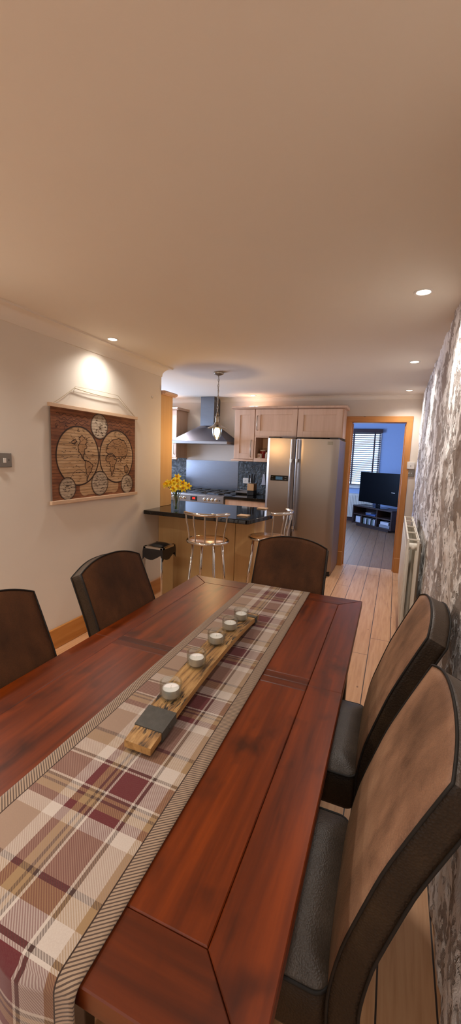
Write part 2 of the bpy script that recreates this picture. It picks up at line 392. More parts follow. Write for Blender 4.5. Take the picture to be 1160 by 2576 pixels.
# door frame: pine architrave, lining, plinth blocks
d = S(B().box(DX0 - .005, DX0 - .08, YB - .02, YB, .0, 2.052).box(DX1 + .005, DX1 + .078, YB - .02, YB, 0, 2.052), 'door_1', 'pine', bevel=.006)
B().box(DX0 - .0802, DX1 + .0782, YB - .021, YB - .0005, DZ + .003, 2.052).build('door_head', 'pine_x', d, bevel=.006)
B().box(DX0 - .02, DX0, YB - .002, YB + .14, 0, DZ).box(DX1, DX1 + .02, YB - .002, YB + .14, 0, DZ).box(DX0 - .02, DX1 + .02, YB - .002, YB + .14, DZ, DZ + .02).build('door_lining', 'pine', d, bevel=.002)
B().box(DX0 - .013, DX0 + .012, YB + .06, YB + .1, 0, DZ - .012).box(DX1 - .012, DX1, YB + .03, YB + .07, 0, DZ - .012).build('door_stop', 'pine', d, bevel=.002)
for x0, x1 in ((DX0 - .084, DX0 - .003), (DX1 + .003, DX1 + .082)):
    B().box(x0, x1, YB - .03, YB + .001, 0, .2).build('plinth_block', 'pine', d, bevel=.004)
for z in (1.72, .98):
    B().box(DX1 - .004, DX1 - .0005, YB + .075, YB + .12, z, z + .1).tube([(DX1 - .006, YB + .128, z), (DX1 - .006, YB + .128, z + .1)], .006, 8).build('hinge', 'satin_nickel', d)

# ------------------------------------------------------------------ dining table
TC = Vector((-.572, 1.222, 0)); TR = math.radians(.5)
HX, HY, R_, SM, CR = .4775, .8775, .108, -.015, .036
tb = thing('dining_table', 'long mahogany-stained wooden dining table carrying the tartan runner', 'table', TC, TR)
bt = B()
def board(poly, mi, z1=.76):
    n = len(poly); a = sum(poly[i][0] * poly[(i + 1) % n][1] - poly[(i + 1) % n][0] * poly[i][1] for i in range(n))
    if a < 0: poly = poly[::-1]
    def ins(d):
        out = []
        for i in range(n):
            p0, p1, p2 = Vector(poly[i - 1]), Vector(poly[i]), Vector(poly[(i + 1) % n])
            e1 = (p1 - p0).normalized(); e2 = (p2 - p1).normalized(); n1 = Vector((-e1.y, e1.x)); n2 = Vector((-e2.y, e2.x))
            m = (n1 + n2); m = m / max(.2, m.dot(n1)); out.append(p1 + m * d)
        return out
    r0, r1 = ins(.0006), ins(.0026)
    vs = [(x, y, z1 - .034) for x, y in r0] + [(x, y, z1 - .0022) for x, y in r0] + [(x, y, z1) for x, y in r1]
    fs = [tuple(range(n - 1, -1, -1)), tuple(range(2 * n, 3 * n))]
    for k in (0, 1): fs += [(k * n + i, k * n + (i + 1) % n, (k + 1) * n + (i + 1) % n, (k + 1) * n + i) for i in range(n)]
    bt.add(vs, fs, mi)
for sgn, s0 in ((1, SM), (-1, SM)):
    e = HY * sgn; i = (HY - R_) * sgn; c = s0 + CR * sgn
    board([(-HX, s0), (-HX + R_, s0), (-HX + R_, i), (-HX, e)], 0); board([(HX, s0), (HX - R_, s0), (HX - R_, i), (HX, e)], 0)
    board([(-HX, e), (-HX + R_, i), (HX - R_, i), (HX, e)], 1)
    board([(-HX + R_, s0), (HX - R_, s0), (HX - R_, c), (-HX + R_, c)], 1)
    board([(-HX + R_, c), (HX - R_, c), (HX - R_, i), (-HX + R_, i)], 0)
bt.build('tabletop', ['table_wood', 'table_wood_cross'], tb, local=True, smooth=0)
B().box(-HX + .05, HX - .05, -HY + .05, -HY + .075, .64, .727).box(-HX + .05, HX - .05, HY - .075, HY - .05, .64, .727).box(-HX + .05, -HX + .075, -HY + .05, HY - .05, .64, .727).box(HX - .075, HX - .05, -HY + .05, HY - .05, .64, .727).build('apron', 'dark_wood_leg', tb, local=True, bevel=.003)
for sx in (-1, 1):
    for sy in (-1, 1):
        x, y = sx * (HX - .075), sy * (HY - .075)
        B().prism([(x - .035, y - .035), (x + .035, y - .035), (x + .035, y + .035), (x - .035, y + .035)], 0, .727).build('leg', 'dark_wood_leg', tb, local=True, bevel=.006)

# ------------------------------------------------------------------ tartan runner
YN, YFAR = TC.y - HY + .006, TC.y + HY - .009
def run_pt(u, v):   # u 0..1 across, v metres along (can pass the table ends)
    yc = min(max(v, YN), YFAR)
    k = (yc - .34) / 1.755
    xl = -.694 - .023 * k; xr = -.335 - .037 * k
    x = xl + (xr - xl) * u
    z = .7645 + .0012 * noise.noise(Vector((x * 9, v * 7, 0))) + .001
    y = v; r = .016
    for lim, sg in ((YN, -1), (YFAR, 1)):
        ov = (v - lim) * sg
        if ov > 0:
            a = min(ov / r, PI / 2)
            y = lim + sg * r * math.sin(a); z = z - r * (1 - math.cos(a))
            if ov > r * PI / 2:
                z -= ov - r * PI / 2
                if sg < 0: y += sg * (.006 * math.sin(x * 40) + .006)
    return (x, y, z)
V0, V1 = YN - .26, YFAR + .1
NU, NV = 36, 300
b = B().grid(lambda i, j: run_pt(i, V0 + (V1 - V0) * j), NU, NV)
b.uv = [(.352 * i / NU, V0 + (V1 - V0) * j / NV) for j in range(NV + 1) for i in range(NU + 1)]
r = b.build('table_runner', 'tartan', smooth=180, label='burgundy and cream tartan runner with ribbed borders along the dining table', category='table runner')
r.modifiers.new('solid', 'SOLIDIFY').thickness = .0025

# ------------------------------------------------------------------ barrel stave candle holder with five tealights
sd = thing('candle_holder', 'curved oak barrel-stave candle holder with iron bands on the runner', 'candle holder', (-.52, .72, .768))
SX0, SY0, SX1, SY1 = -.511, .725, -.537, 1.605
def stave_z(t): return .772 + .034 * (1 - (2 * t - 1) ** 2)
def stave(t0, t1, half, zt, zb, n=24, mi_top=0, mi_side=1, rough=False):
    b = B(); vs = []
    for i in range(n + 1):
        t = t0 + (t1 - t0) * i / n; cx = SX0 + (SX1 - SX0) * t; y = SY0 + (SY1 - SY0) * t; z = stave_z(t); hf = half * (1 + .14 * (1 - (2 * t - 1) ** 2))
        vs += [(cx - hf, y, z + zb), (cx + hf, y, z + zb), (cx + hf, y, z + zt), (cx - hf, y, z + zt)]
    top = []; side = []
    for i in range(n):
        a, c = i * 4, i * 4 + 4
        top.append((a + 3, a + 2, c + 2, c + 3)); side += [(a, c, c + 1, a + 1), (a + 1, c + 1, c + 2, a + 2), (a, a + 3, c + 3, c)]
    side += [(0, 1, 2, 3), (n * 4 + 3, n * 4 + 2, n * 4 + 1, n * 4)]
    b.add(vs, top, mi_top); b.add(vs, side, mi_side); return b
stave(0, 1, .037, .022, .004).build('stave', ['stave_top', 'stave_oak'], sd, smooth=30)
for t0, t1 in ((.055, .135), (.93, .965)):
    bd = stave(t0, t1, .0395, .0245, -.002, 5, 0, 0).build('iron_band', 'dark_iron', sd, smooth=30, bevel=.001, label='black iron band')
    t = (t0 + t1) / 2
    B().lathe([(.005, 0), (.005, .002), (.002, .004)], (SX0 + (SX1 - SX0) * t + .040, SY0 + (SY1 - SY0) * t, stave_z(t) + .011), 10, axis='x').build('rivet', 'dark_iron', bd)
CANDLES = [(-.523, .893), (-.534, 1.056), (-.545, 1.215), (-.542, 1.352), (-.536, 1.481)]
ordn = ['nearest the wide iron band at the near end', 'second from the near end of the stave', 'in the middle of the stave', 'second from the far end of the stave', 'at the far end beside the narrow band']
for (x, y), od in zip(CANDLES, ordn):
    tt = (y - SY0) / (SY1 - SY0); z = stave_z(tt) + .0225; x = SX0 + (SX1 - SX0) * tt - .004
    prof = [(.026, 0), (.0295, .004), (.0312, .044), (.0314, .0455), (.0292, .0455), (.0275, .006), (.001, .0045)]
    B().lathe(prof, (x, y, z), 32, cap=False).build('glass_cup', 'clear_glass', smooth=60, label='clear glass tealight cup ' + od, category='glass cup', group='glass tealight cups on the stave')
    c = thing('tealight', 'white tealight candle in the glass cup ' + od, 'candle', (x, y, z + .0062), 0, 'tealights on the stave')
    B().lathe([(.0225, 0), (.023, .001), (.0235, .022), (.0228, .022), (.022, .018)], seg=28).build('foil_case', 'tin_foil', c, local=True, smooth=50, label='silver foil case')
    B().lathe([(.0222, .001), (.0222, .0205), (.004, .0195), (.001, .0198)], seg=28).build('wax', 'wax', c, local=True, smooth=50)
    B().tube([(0, 0, .019), (.0005, 0, .025), (.002, .001, .029)], .0007, 5).build('wick', 'white_ceramic', c, local=True)

# ------------------------------------------------------------------ dining chairs (local: faces -x, back leans to +x)
PROF = [(.36, .004), (.45, .0), (.5, .004), (.58, .018), (.66, .042), (.766, .075), (.88, .123), (.96, .158), (1.03, .19)]
def px(z):
    for (z0, x0), (z1, x1) in zip(PROF, PROF[1:]):
        if z <= z1: return x0 + (x1 - x0) * max(0, (z - z0) / (z1 - z0))
    return PROF[-1][1]
def pxs(z): return (px(z - .03) + px(z) * 2 + px(z + .03)) / 4
def chair(suede):
    t = thing('dining_chair', '', 'chair', group='upholstered dining chairs around the table')
    W0, W1, TH = .212, .203, .058
    def ztop(q): return .972 + .043 * (1 - abs(q) ** 2.2)
    def zb(q, k): return .36 + (ztop(q) - .36) * k
    def half(z): return W0 + (W1 - W0) * (z - .36) / .62
    def front(q, k):
        z = zb(q, k); e = (1 - q ** 4) * (1 - (2 * k - 1) ** 6)
        return Vector((pxs(z) - .010 * e, q * half(z), z))
    def rear(q, k):
        z = zb(q, k); sl = (pxs(z + .01) - pxs(z - .01)) / .02; n = Vector((1, 0, -sl)).normalized()
        return Vector((pxs(z), q * half(z), z)) + n * TH
    b = B(); NQ, NK = 16, 28
    b.grid(lambda i, j: front(2 * i - 1, j), NQ, NK, 0); b.grid(lambda i, j: rear(1 - 2 * i, j), NQ, NK, 1)
    for q in (-1, 1): b.grid(lambda i, j: front(q, j).lerp(rear(q, j), i if q > 0 else 1 - i), 4, NK, 1)
    b.grid(lambda i, j: front(2 * i - 1, 1).lerp(rear(2 * i - 1, 1), j), NQ, 4, 2)
    b.grid(lambda i, j: front(2 * i - 1, 0).lerp(rear(2 * i - 1, 0), 1 - j), NQ, 4, 1)
    bk = b.build('backrest', [suede, 'leather_side', 'seat_leather'], t, local=True, smooth=45)
    mb = bmesh.new(); mb.from_mesh(bk.data); bmesh.ops.remove_doubles(mb, verts=mb.verts, dist=.0005); bmesh.ops.recalc_face_normals(mb, faces=mb.faces); mb.to_mesh(bk.data); mb.free()
    for fn in (front, rear):
        path = [fn(-1, k / 20) for k in range(1, 20)] + [fn(-1 + 2 * k / 24, 1) for k in range(25)] + [fn(1, k / 20) for k in range(19, 0, -1)]
        B().tube(path, .0032, 7).build('piping', 'leather_dark', bk, local=True, smooth=90, label='dark leather piping')
    # seat
    def rr(hx0, hx1, hy, r, n=5):
        out = []
        for cx, cy, a in ((hx1 - r, hy - r, 0), (hx0 + r, hy - r, PI / 2), (hx0 + r, -hy + r, PI), (hx1 - r, -hy + r, 1.5 * PI)):
            out += [(cx + r * math.cos(a + PI / 2 * k / n), cy + r * math.sin(a + PI / 2 * k / n)) for k in range(n + 1)]
        return out
    rings = [(rr(-.425, .002, .205, .03), .33, 0), (rr(-.43, .004, .212, .03), .345, 0), (rr(-.43, .004, .212, .03), .452, 0), (rr(-.418, .0, .2, .028), .463, 1), (rr(-.34, -.07, .13, .02), .472, 1), (rr(-.24, -.18, .03, .01), .474, 1)]
    b = B(); n = len(rings[0][0])
    for k in range(len(rings) - 1):
        vs = [(x, y, rings[k][1]) for x, y in rings[k][0]] + [(x, y, rings[k + 1][1]) for x, y in rings[k + 1][0]]
        b.add(vs, [(i, (i + 1) % n, n + (i + 1) % n, n + i) for i in range(n)], 1 if k >= 2 else 0)
    b.add([(x, y, rings[-1][1]) for x, y in rings[-1][0]], [tuple(range(n))], 1); b.add([(x, y, rings[0][1]) for x, y in rings[0][0]], [tuple(range(n - 1, -1, -1))], 0)
    st = b.build('seat', ['leather_side', 'seat_leather'], t, local=True, smooth=60)
    mb = bmesh.new(); mb.from_mesh(st.data); bmesh.ops.remove_doubles(mb, verts=mb.verts, dist=.0002); bmesh.ops.recalc_face_normals(mb, faces=mb.faces); mb.to_mesh(st.data); mb.free()
    B().tube([(x, y, .4535) for x, y in rr(-.431, .0, .2125, .03)], .004, 7, closed=True).build('seat_piping', 'leather_dark', st, local=True, smooth=90)
    for sy in (-1, 1):
        B().add([(-.42 + dx * s, sy * .185 + dy * s, z) for z, s in ((0, .7), (.34, 1)) for dx, dy in ((-.0, -.022), (.044, -.022), (.044, .022), (-.0, .022))], [(3, 2, 1, 0), (4, 5, 6, 7), (0, 1, 5, 4), (1, 2, 6, 5), (2, 3, 7, 6), (3, 0, 4, 7)]).build('leg', 'dark_wood_leg', t, local=True, bevel=.003)
        vs = []
        for z, x, w in ((0, .055, .016), (.12, .03, .019), (.25, .012, .021), (.372, .008, .022)):
            vs += [(x, sy * .185 - w, z), (x + 2 * w, sy * .185 - w, z), (x + 2 * w, sy * .185 + w, z), (x, sy * .185 + w, z)]
        B().add(vs, [(3, 2, 1, 0), (12, 13, 14, 15)] + [(k * 4 + i, k * 4 + (i + 1) % 4, k * 4 + 4 + (i + 1) % 4, k * 4 + 4 + i) for k in range(3) for i in range(4)]).build('leg', 'dark_wood_leg', t, local=True, bevel=.003)
    return t
c0 = chair('suede_brown_lit'); c0.location = (-.036, .88, 0)
c0['label'] = 'brown suede dining chair nearest the camera by the rough stone wall'
dup(c0, (-.036, 1.462, 0), 0, 'brown suede dining chair beside the stone wall, behind the nearest one')
c1 = chair('suede_brown'); c1.location = (-.998, .815, 0); c1.rotation_euler = (0, 0, PI)
c1['label'] = 'brown suede dining chair on the map side, cut by the frame edge'
dup(c1, (-.998, 1.455, 0), PI, 'brown suede dining chair on the map side, below the wall map')
dup(c1, (-.527, 2.115, 0), PI / 2, 'dark brown dining chair at the far head of the table')

# ------------------------------------------------------------------ wall map
MX = XL + .014; MY0, MY1, MZ0, MZ1 = 2.145, 3.118, 1.105, 1.772
mp = thing('wall_map', 'antique-style double-hemisphere world map banner hanging on the cream wall', 'wall map', (MX, (MY0 + MY1) / 2, MZ0))
b = B(); LAY = [0]
def mpt(s, t, k): return (MX + .002 + .0004 * k, MY0 + (MY1 - MY0) * s, MZ0 + (MZ1 - MZ0) * t)
MW, MH = MY1 - MY0, MZ1 - MZ0
def disc(s, t, r, mi, k, n=48): b.add([mpt(s + r * math.cos(2 * PI * i / n) / MW, t + r * math.sin(2 * PI * i / n) / MH, k) for i in range(n)], [tuple(range(n))], mi)
def ribbon(pts, w, mi, k, closed=False):
    P = [Vector((p[0] * MW, p[1] * MH)) for p in pts]; n = len(P); L = []
    for i in range(n):
        d = (P[(i + 1) % n] - P[i - 1]) if closed else (P[min(i + 1, n - 1)] - P[max(i - 1, 0)])
        d = d.normalized() if d.length > 1e-6 else Vector((1, 0)); q = Vector((-d.y, d.x)) * w / 2; L += [P[i] + q, P[i] - q]
    b.add([mpt(p.x / MW, p.y / MH, k) for p in L], [(2 * i, 2 * ((i + 1) % n), 2 * ((i + 1) % n) + 1, 2 * i + 1) for i in range(n if closed else n - 1)], mi)
def ring(s, t, r, w, k, a0=0, a1=2 * PI): 
    full = a1 - a0 > 6.2; n = 48
    ribbon([(s + r * math.cos(a0 + (a1 - a0) * i / n) / MW, t + r * math.sin(a0 + (a1 - a0) * i / n) / MH) for i in range(n if full else n + 1)], w, 3, k, full)
b.box(MX, MX + .002, MY0, MY1, MZ0, MZ1, 0)
b.add([mpt(.34, .04, 0.4), mpt(.71, .04, .4), mpt(.6, .5, .4), mpt(.53, .6, .4), mpt(.47, .6, .4), mpt(.42, .5, .4)], [(0, 1, 2, 3, 4, 5)], 1)
for s in (.268, .735):
    disc(s, .49, .222, 1, 1); ring(s, .49, .222, .009, 3); ring(s, .49, .216, .002, 3)
    ring(s, .49 - .19 / MH, .085, .0025, 3, .35, PI - .35); ring(s, .49 + .19 / MH, .085, .002, 3, PI + .35, 2 * PI - .35)
    ribbon([(s - .22 / MW, .49), (s + .22 / MW, .49)], .002, 3, 3)
for s, t, r in ((.508, .845, .098), (.508, .165, .098)): disc(s, t, r, 2, 4); ring(s, t, r, .006, 5); ring(s, t, r * .93, .002, 5)
for s, t, r in ((.145, .13, .082), (.875, .13, .082)): disc(s, t, r, 2, 4); ring(s, t, r, .006, 5); ring(s, t, r * .92, .002, 5)
for s, t, r in ((.335, .12, .06), (.69, .12, .06)): disc(s, t, r, 1, .7)
def jag(pts, k=3, amp=.006):
    out = []
    for i, p in enumerate(pts):
        q = pts[(i + 1) % len(pts)]
        for j in range(k): f = j / k; out.append((p[0] + (q[0] - p[0]) * f + random.uniform(-amp, amp), p[1] + (q[1] - p[1]) * f + random.uniform(-amp, amp) * 1.4))
    return out
NAm = [(.275, .70), (.31, .73), (.335, .70), (.36, .67), (.345, .63), (.36, .60), (.33, .56), (.335, .52), (.315, .50), (.325, .45), (.345, .43), (.32, .44), (.295, .50), (.275, .54), (.265, .60), (.285, .64)]
SAm = [(.345, .44), (.38, .43), (.425, .39), (.41, .34), (.40, .30), (.375, .27), (.365, .22), (.355, .20), (.355, .28), (.345, .34), (.335, .39)]
Afr = [(.60, .50), (.64, .52), (.69, .49), (.70, .46), (.725, .44), (.70, .38), (.695, .33), (.665, .26), (.65, .28), (.645, .36), (.625, .42), (.59, .43), (.58, .46)]
Eur = [(.59, .54), (.60, .60), (.63, .66), (.69, .70), (.76, .72), (.83, .70), (.87, .63), (.885, .57), (.86, .50), (.84, .46), (.80, .48), (.785, .42), (.765, .48), (.73, .46), (.70, .50), (.65, .535), (.62, .52)]
Aus = [(.83, .36), (.87, .38), (.90, .34), (.885, .28), (.85, .29)]
Grn = [(.20, .66), (.235, .68), (.25, .65), (.225, .62), (.205, .63)]
for poly in (NAm, SAm, Afr, Eur, Aus, Grn):
    J = jag(poly); b.add([mpt(x, y, 2) for x, y in J], [tuple(range(len(J)))], 4); ribbon(J, .006, 3, 3, True)
for (cs, ct, r, cnt) in ((.268, .49, .19, 90), (.735, .49, .19, 110), (.508, .845, .08, 55), (.508, .165, .08, 60), (.145, .13, .065, 40), (.875, .13, .065, 40)):
    for _ in range(cnt):
        a = random.uniform(0, 2 * PI); q = r * math.sqrt(random.random()); s = cs + q * math.cos(a) / MW; t = ct + q * math.sin(a) / MH; L = random.uniform(.006, .03)
        ribbon([(s, t), (s + L * .33, t + random.uniform(-.008, .008)), (s + L * .66, t + random.uniform(-.008, .008)), (s + L, t)], random.uniform(.0015, .004), 3, 6)
for s0, s1, t in ((.05, .40, .93), (.05, .38, .89), (.05, .4, .85), (.62, .95, .92), (.62, .95, .88), (.64, .95, .83)):
    ribbon([(s0 + (s1 - s0) * i / 24, t + .012 * math.sin(i * 1.3 + s0 * 9) + random.uniform(-.006, .006)) for i in range(25)], .0035, 3, 1)
for cx in (.2, .8):
    for q in range(14):
        s, t = cx + random.uniform(-.15, .15), random.uniform(.76, .83); ring(s, t, random.uniform(.006, .018), .003, 1, random.uniform(0, 2), random.uniform(3, 6))
for y in (.30, .62, .50): ribbon([(0.0, y), (.3, y + .004), (.7, y - .004), (1, y)], .0022, 3, 7)
b.build('canvas', ['map_brown', 'map_amber', 'map_pale', 'map_ink', 'map_land'], mp, smooth=0)
B().box(MX - .006, MX + .018, MY0 - .02, MY1 + .02, MZ1 - .004, MZ1 + .022).build('top_rail', 'rail_wood', mp, bevel=.002)
B().box(MX - .006, MX + .018, MY0 - .02, MY1 + .02, MZ0 - .02, MZ0 + .006).build('bottom_rail', 'rail_wood', mp, bevel=.002)
ca, cb_ = (MX + .006, MY0 + .02, MZ1 + .02), (MX + .006, MY1 - .005, MZ1 + .02); n1, n2 = (MX + .004, 2.385, 1.937), (MX + .004, 2.871, 1.944)
def sag(a, c, d, n=10): return [tuple(a[k] + (c[k] - a[k]) * i / n - (d * 4 * (i / n) * (1 - i / n) if k == 2 else 0) for k in range(3)) for i in range(n + 1)]
B().tube(sag(ca, n1, .004), .0022, 6).tube(sag(n1, n2, -.004), .0016, 6).tube(sag((n1[0], n1[1] - .005, n1[2] - .012), (n2[0], n2[1], n2[2] - .028), .008), .003, 6).tube(sag(n2, cb_, .002), .002, 6).tube(sag((n2[0], n2[1], n2[2] - .025), cb_, .004), .002, 6).tube([(n1[0], n1[1] - .01, n1[2] - .012), (n1[0], n1[1] - .02, n1[2] - .03), (n1[0], n1[1] - .02, n1[2] - .045)], .002, 5).build('cord', 'cord', mp, smooth=80, label='twisted string')
B().tube([(XL, 3.415, 2.0), (XL + .012, 3.415, 2.0), (XL + .014, 3.415, 2.014)], .004, 8).lathe([(.009, 0), (.009, .003), (.004, .005)], (XL, 3.415, 2.012), 14, axis='x').build('wall_hook', 'white_paint', label='small white hook on the cream wall above the breakfast bar end', category='hook')
# steel switch by the map
ls = thing('light_switch', 'brushed steel light switch on the cream wall beside the map', 'light switch', (XL, 1.79, 1.355))
B().box(XL, XL + .006, 1.692, 1.836, 1.355, 1.443).build('switch_plate', 'plate_steel', ls, bevel=.002)
B().box(XL + .005, XL + .010, 1.776, 1.794, 1.383, 1.412).build('rocker', 'white_ceramic', ls, bevel=.001)
B().lathe([(.004, 0), (.004, .002), (.001, .003)], (XL + .006, 1.815, 1.4), 10, axis='x').build('screw', 'dark_iron', ls)
B().lathe([(.022, 0), (.022, .01), (.018, .016)], (XL + .006, 1.715, 1.4), 20, axis='x').build('dimmer_knob', 'plate_steel', ls)

# ------------------------------------------------------------------ pedal bin
bn = thing('pedal_bin', 'tall chrome pedal bin with black lid and liner beside the breakfast bar', 'bin', (-2.035, 3.17, 0))
B().prism([(-2.13, 3.07), (-1.94, 3.07), (-1.94, 3.28), (-2.13, 3.28)], .02, .56).build('bin_body', 'chrome', bn, bevel=.012)
B().prism([(-2.125, 3.075), (-1.945, 3.075), (-1.945, 3.275), (-2.125, 3.275)], 0, .03).build('base', 'black_plastic', bn, bevel=.004)
b = B(); per = []
X0, X1, Y0, Y1 = -2.14, -1.93, 3.06, 3.29
for (a, c) in (((X0, Y0), (X1, Y0)), ((X1, Y0), (X1, Y1)), ((X1, Y1), (X0, Y1)), ((X0, Y1), (X0, Y0))):
    per += [(a[0] + (c[0] - a[0]) * i / 10, a[1] + (c[1] - a[1]) * i / 10) for i in range(10)]
cx, cy = -2.035, 3.175
low = [.555 - .06 * abs(math.sin(i * PI / 10 + .4)) * (.5 + .5 * noise.noise(Vector((i * .7, 3, 0))) ** 2 + .4) if i % 10 not in (0,) else .49 for i in range(40)]
vs = [(x, y, .605) for x, y in per] + [(cx + (x - cx) * 1.03, cy + (y - cy) * 1.03, .575) for x, y in per] + [(cx + (x - cx) * 1.03, cy + (y - cy) * 1.03, z) for (x, y), z in zip(per, low)]
b.add(vs, [(k * 40 + i, k * 40 + (i + 1) % 40, k * 40 + 40 + (i + 1) % 40, k * 40 + 40 + i) for k in (0, 1) for i in range(40)])
b.build('bin_liner', 'black_bag', bn, smooth=60, label='crumpled black liner edge')
B().box(X0, X1, Y0, Y0 + .045, .6, .622).box(X0, X1, Y1 - .03, Y1, .6, .622).box(X0, X0 + .03, Y0, Y1, .6, .622).box(X1 - .03, X1, Y0, Y1, .6, .622).build('lid_frame', 'chrome', bn, bevel=.004)
b = B(); b.grid(lambda i, j: (X0 + .028 + (X1 - X0 - .056) * i, Y0 + .043 + (Y1 - Y0 - .07) * j, .615 + .028 * (1 - (2 * i - 1) ** 4) * (1 - (2 * j - 1) ** 4)), 12, 12); b.build('lid', 'black_plastic', bn, smooth=60)
B().box(-2.07, -2.0, 3.02, 3.075, .02, .03).build('pedal', 'chrome', bn, bevel=.003)
bn.location.x += .04

# ------------------------------------------------------------------ kitchen
def shaker(b, x0, x1, z0, z1, y, th=.02, fr=.065, mi=0):
    """panelled door front facing -y with raised frame"""
    b.box(x0, x1, y - th + .011, y, z0, z1, mi)
    b.box(x0, x0 + fr, y - th, y - th + .011, z0, z1, mi).box(x1 - fr, x1, y - th, y - th + .011, z0, z1, mi)
    b.box(x0 + fr, x1 - fr, y - th, y - th + .011, z0, z0 + fr, mi).box(x0 + fr, x1 - fr, y - th, y - th + .011, z1 - fr, z1, mi)
    return b
def bar_handle(x, z0, z1, y, parent, bow=.02):
    B().tube([(x, y + .002, z0), (x, y - .018, z0 + .012), (x, y - .022 - bow * .3, (z0 + z1) / 2), (x, y - .018, z1 - .012), (x, y + .002, z1)], .005, 8).build('handle', 'satin_nickel', parent, smooth=80)
def cornice_bar(x0, x1, y0, y1, z, parent, name='cornice', mat='beech', ends=(1, 1)):
    b = B(); n = 8
    prof = [(0, 0), (.03, .008)] + [(.03 + .012 * math.sin(a), .02 - .012 * math.cos(a)) for a in [k * PI / n for k in range(n + 1)]] + [(0, .036)]
    pts = [(y0 - d, z + h) for d, h in prof]
    e0, e1 = .03 * ends[0], .03 * ends[1]
    vs = [(x0 - e0, y, zz) for y, zz in pts] + [(x1 + e1, y, zz) for y, zz in pts] ; m = len(pts)
    vs2 = [(x0 - e0, y1, z), (x0 - e0, y1, z + .036), (x1 + e1, y1, z), (x1 + e1, y1, z + .036)]
    b.add(vs + vs2, [(i, i + 1, m + i + 1, m + i) for i in range(m - 1)] + [tuple(range(m)) + (2 * m + 1, 2 * m), tuple(range(2 * m - 1, m - 1, -1)) + (2 * m + 2, 2 * m + 3), (m - 1, 2 * m + 1, 2 * m + 3, 2 * m - 1), (0, m, 2 * m + 2, 2 * m)])
    return b.build(name, mat, parent, smooth=30)
# peninsula
pe = thing('peninsula_cabinet', 'pendant-lit beech panelled peninsula cabinet under the black breakfast bar worktop', 'cabinet', (-1.7, 3.85, 0))
B().prism([(XL + .004, 3.55), (-1.385, 3.55), (-1.385, 4.12), (-2.6, 4.12), (-2.6, 3.6), (XL + .004, 3.6)], 0, .879).build('front_panel', 'beech_lamplit', pe, bevel=.002)
B().prism([(-1.382, 3.551), (-1.19, 3.551), (-1.23, 4.0), (-1.382, 4.12)], 0, .879).build('end_panel', 'beech_lamplit', pe, bevel=.003)
B().prism([(XL + .004, 3.275), (-1.185, 3.275), (-1.165, 3.283), (-1.155, 3.3), (-1.075, 3.72), (-1.078, 3.80), (-1.11, 3.88), (-1.32, 4.17), (-1.36, 4.195), (-2.6, 4.2), (-2.6, 3.586), (XL + .004, 3.586)], .88, .92).build('peninsula_worktop', 'granite', bevel=.006, label='polished black breakfast bar worktop with angled end on the peninsula', category='worktop')
ec = thing('wall_cupboard', 'tall beech end-panelled cupboard standing on the worktop at the wall end', 'cabinet', (-2.5, 3.7, .921))
B().box(-2.8, XL - .002, 3.585, 3.81, .921, 2.06).build('carcass', 'beech_lamplit', ec, bevel=.002)
b = B().box(-2.8, XL + .015, 3.583, 3.835, 2.06, 2.07); b.tube([(-2.8, 3.84, 2.083), (XL + .02, 3.84, 2.083), (XL + .03, 3.83, 2.083), (XL + .032, 3.585, 2.083)], .017, 10).box(-2.8, XL + .03, 3.585, 3.84, 2.07, 2.1).build('cornice', 'beech', ec, smooth=50)
# daffodils
VX, VY, VZ = -1.976, 3.44, .9205
vz = B().lathe([(.026, 0), (.028, .004), (.03, .05), (.037, .12), (.043, .15), (.041, .15), (.035, .12), (.028, .05), (.025, .012), (.001, .01)], (VX, VY, VZ), 28, cap=False).build('flower_vase', 'clear_glass', smooth=60, label='clear glass vase of daffodils on the black worktop', category='vase')
DAF = [(-.105, -.02, .245, 'at the far left of the bunch'), (-.075, -.04, .262, 'left side, just right of the outermost bloom'), (-.04, -.035, .268, 'left of the tall middle bloom'), (-.035, .05, .235, 'low on the left, facing forward'), (.01, .0, .325, 'the tallest bloom of the bunch'),
       (.03, -.03, .29, 'just below the tallest bloom'), (.055, .03, .268, 'upper right of the middle'), (.0, -.05, .215, 'lowest bloom above the vase rim'), (.045, -.05, .235, 'lower right, turned forward'), (.085, -.02, .225, 'low at the right, beside the outermost bloom'), (.125, .0, .245, 'at the far right of the bunch'), (-.01, -.02, .285, 'just left of the tallest bloom')]
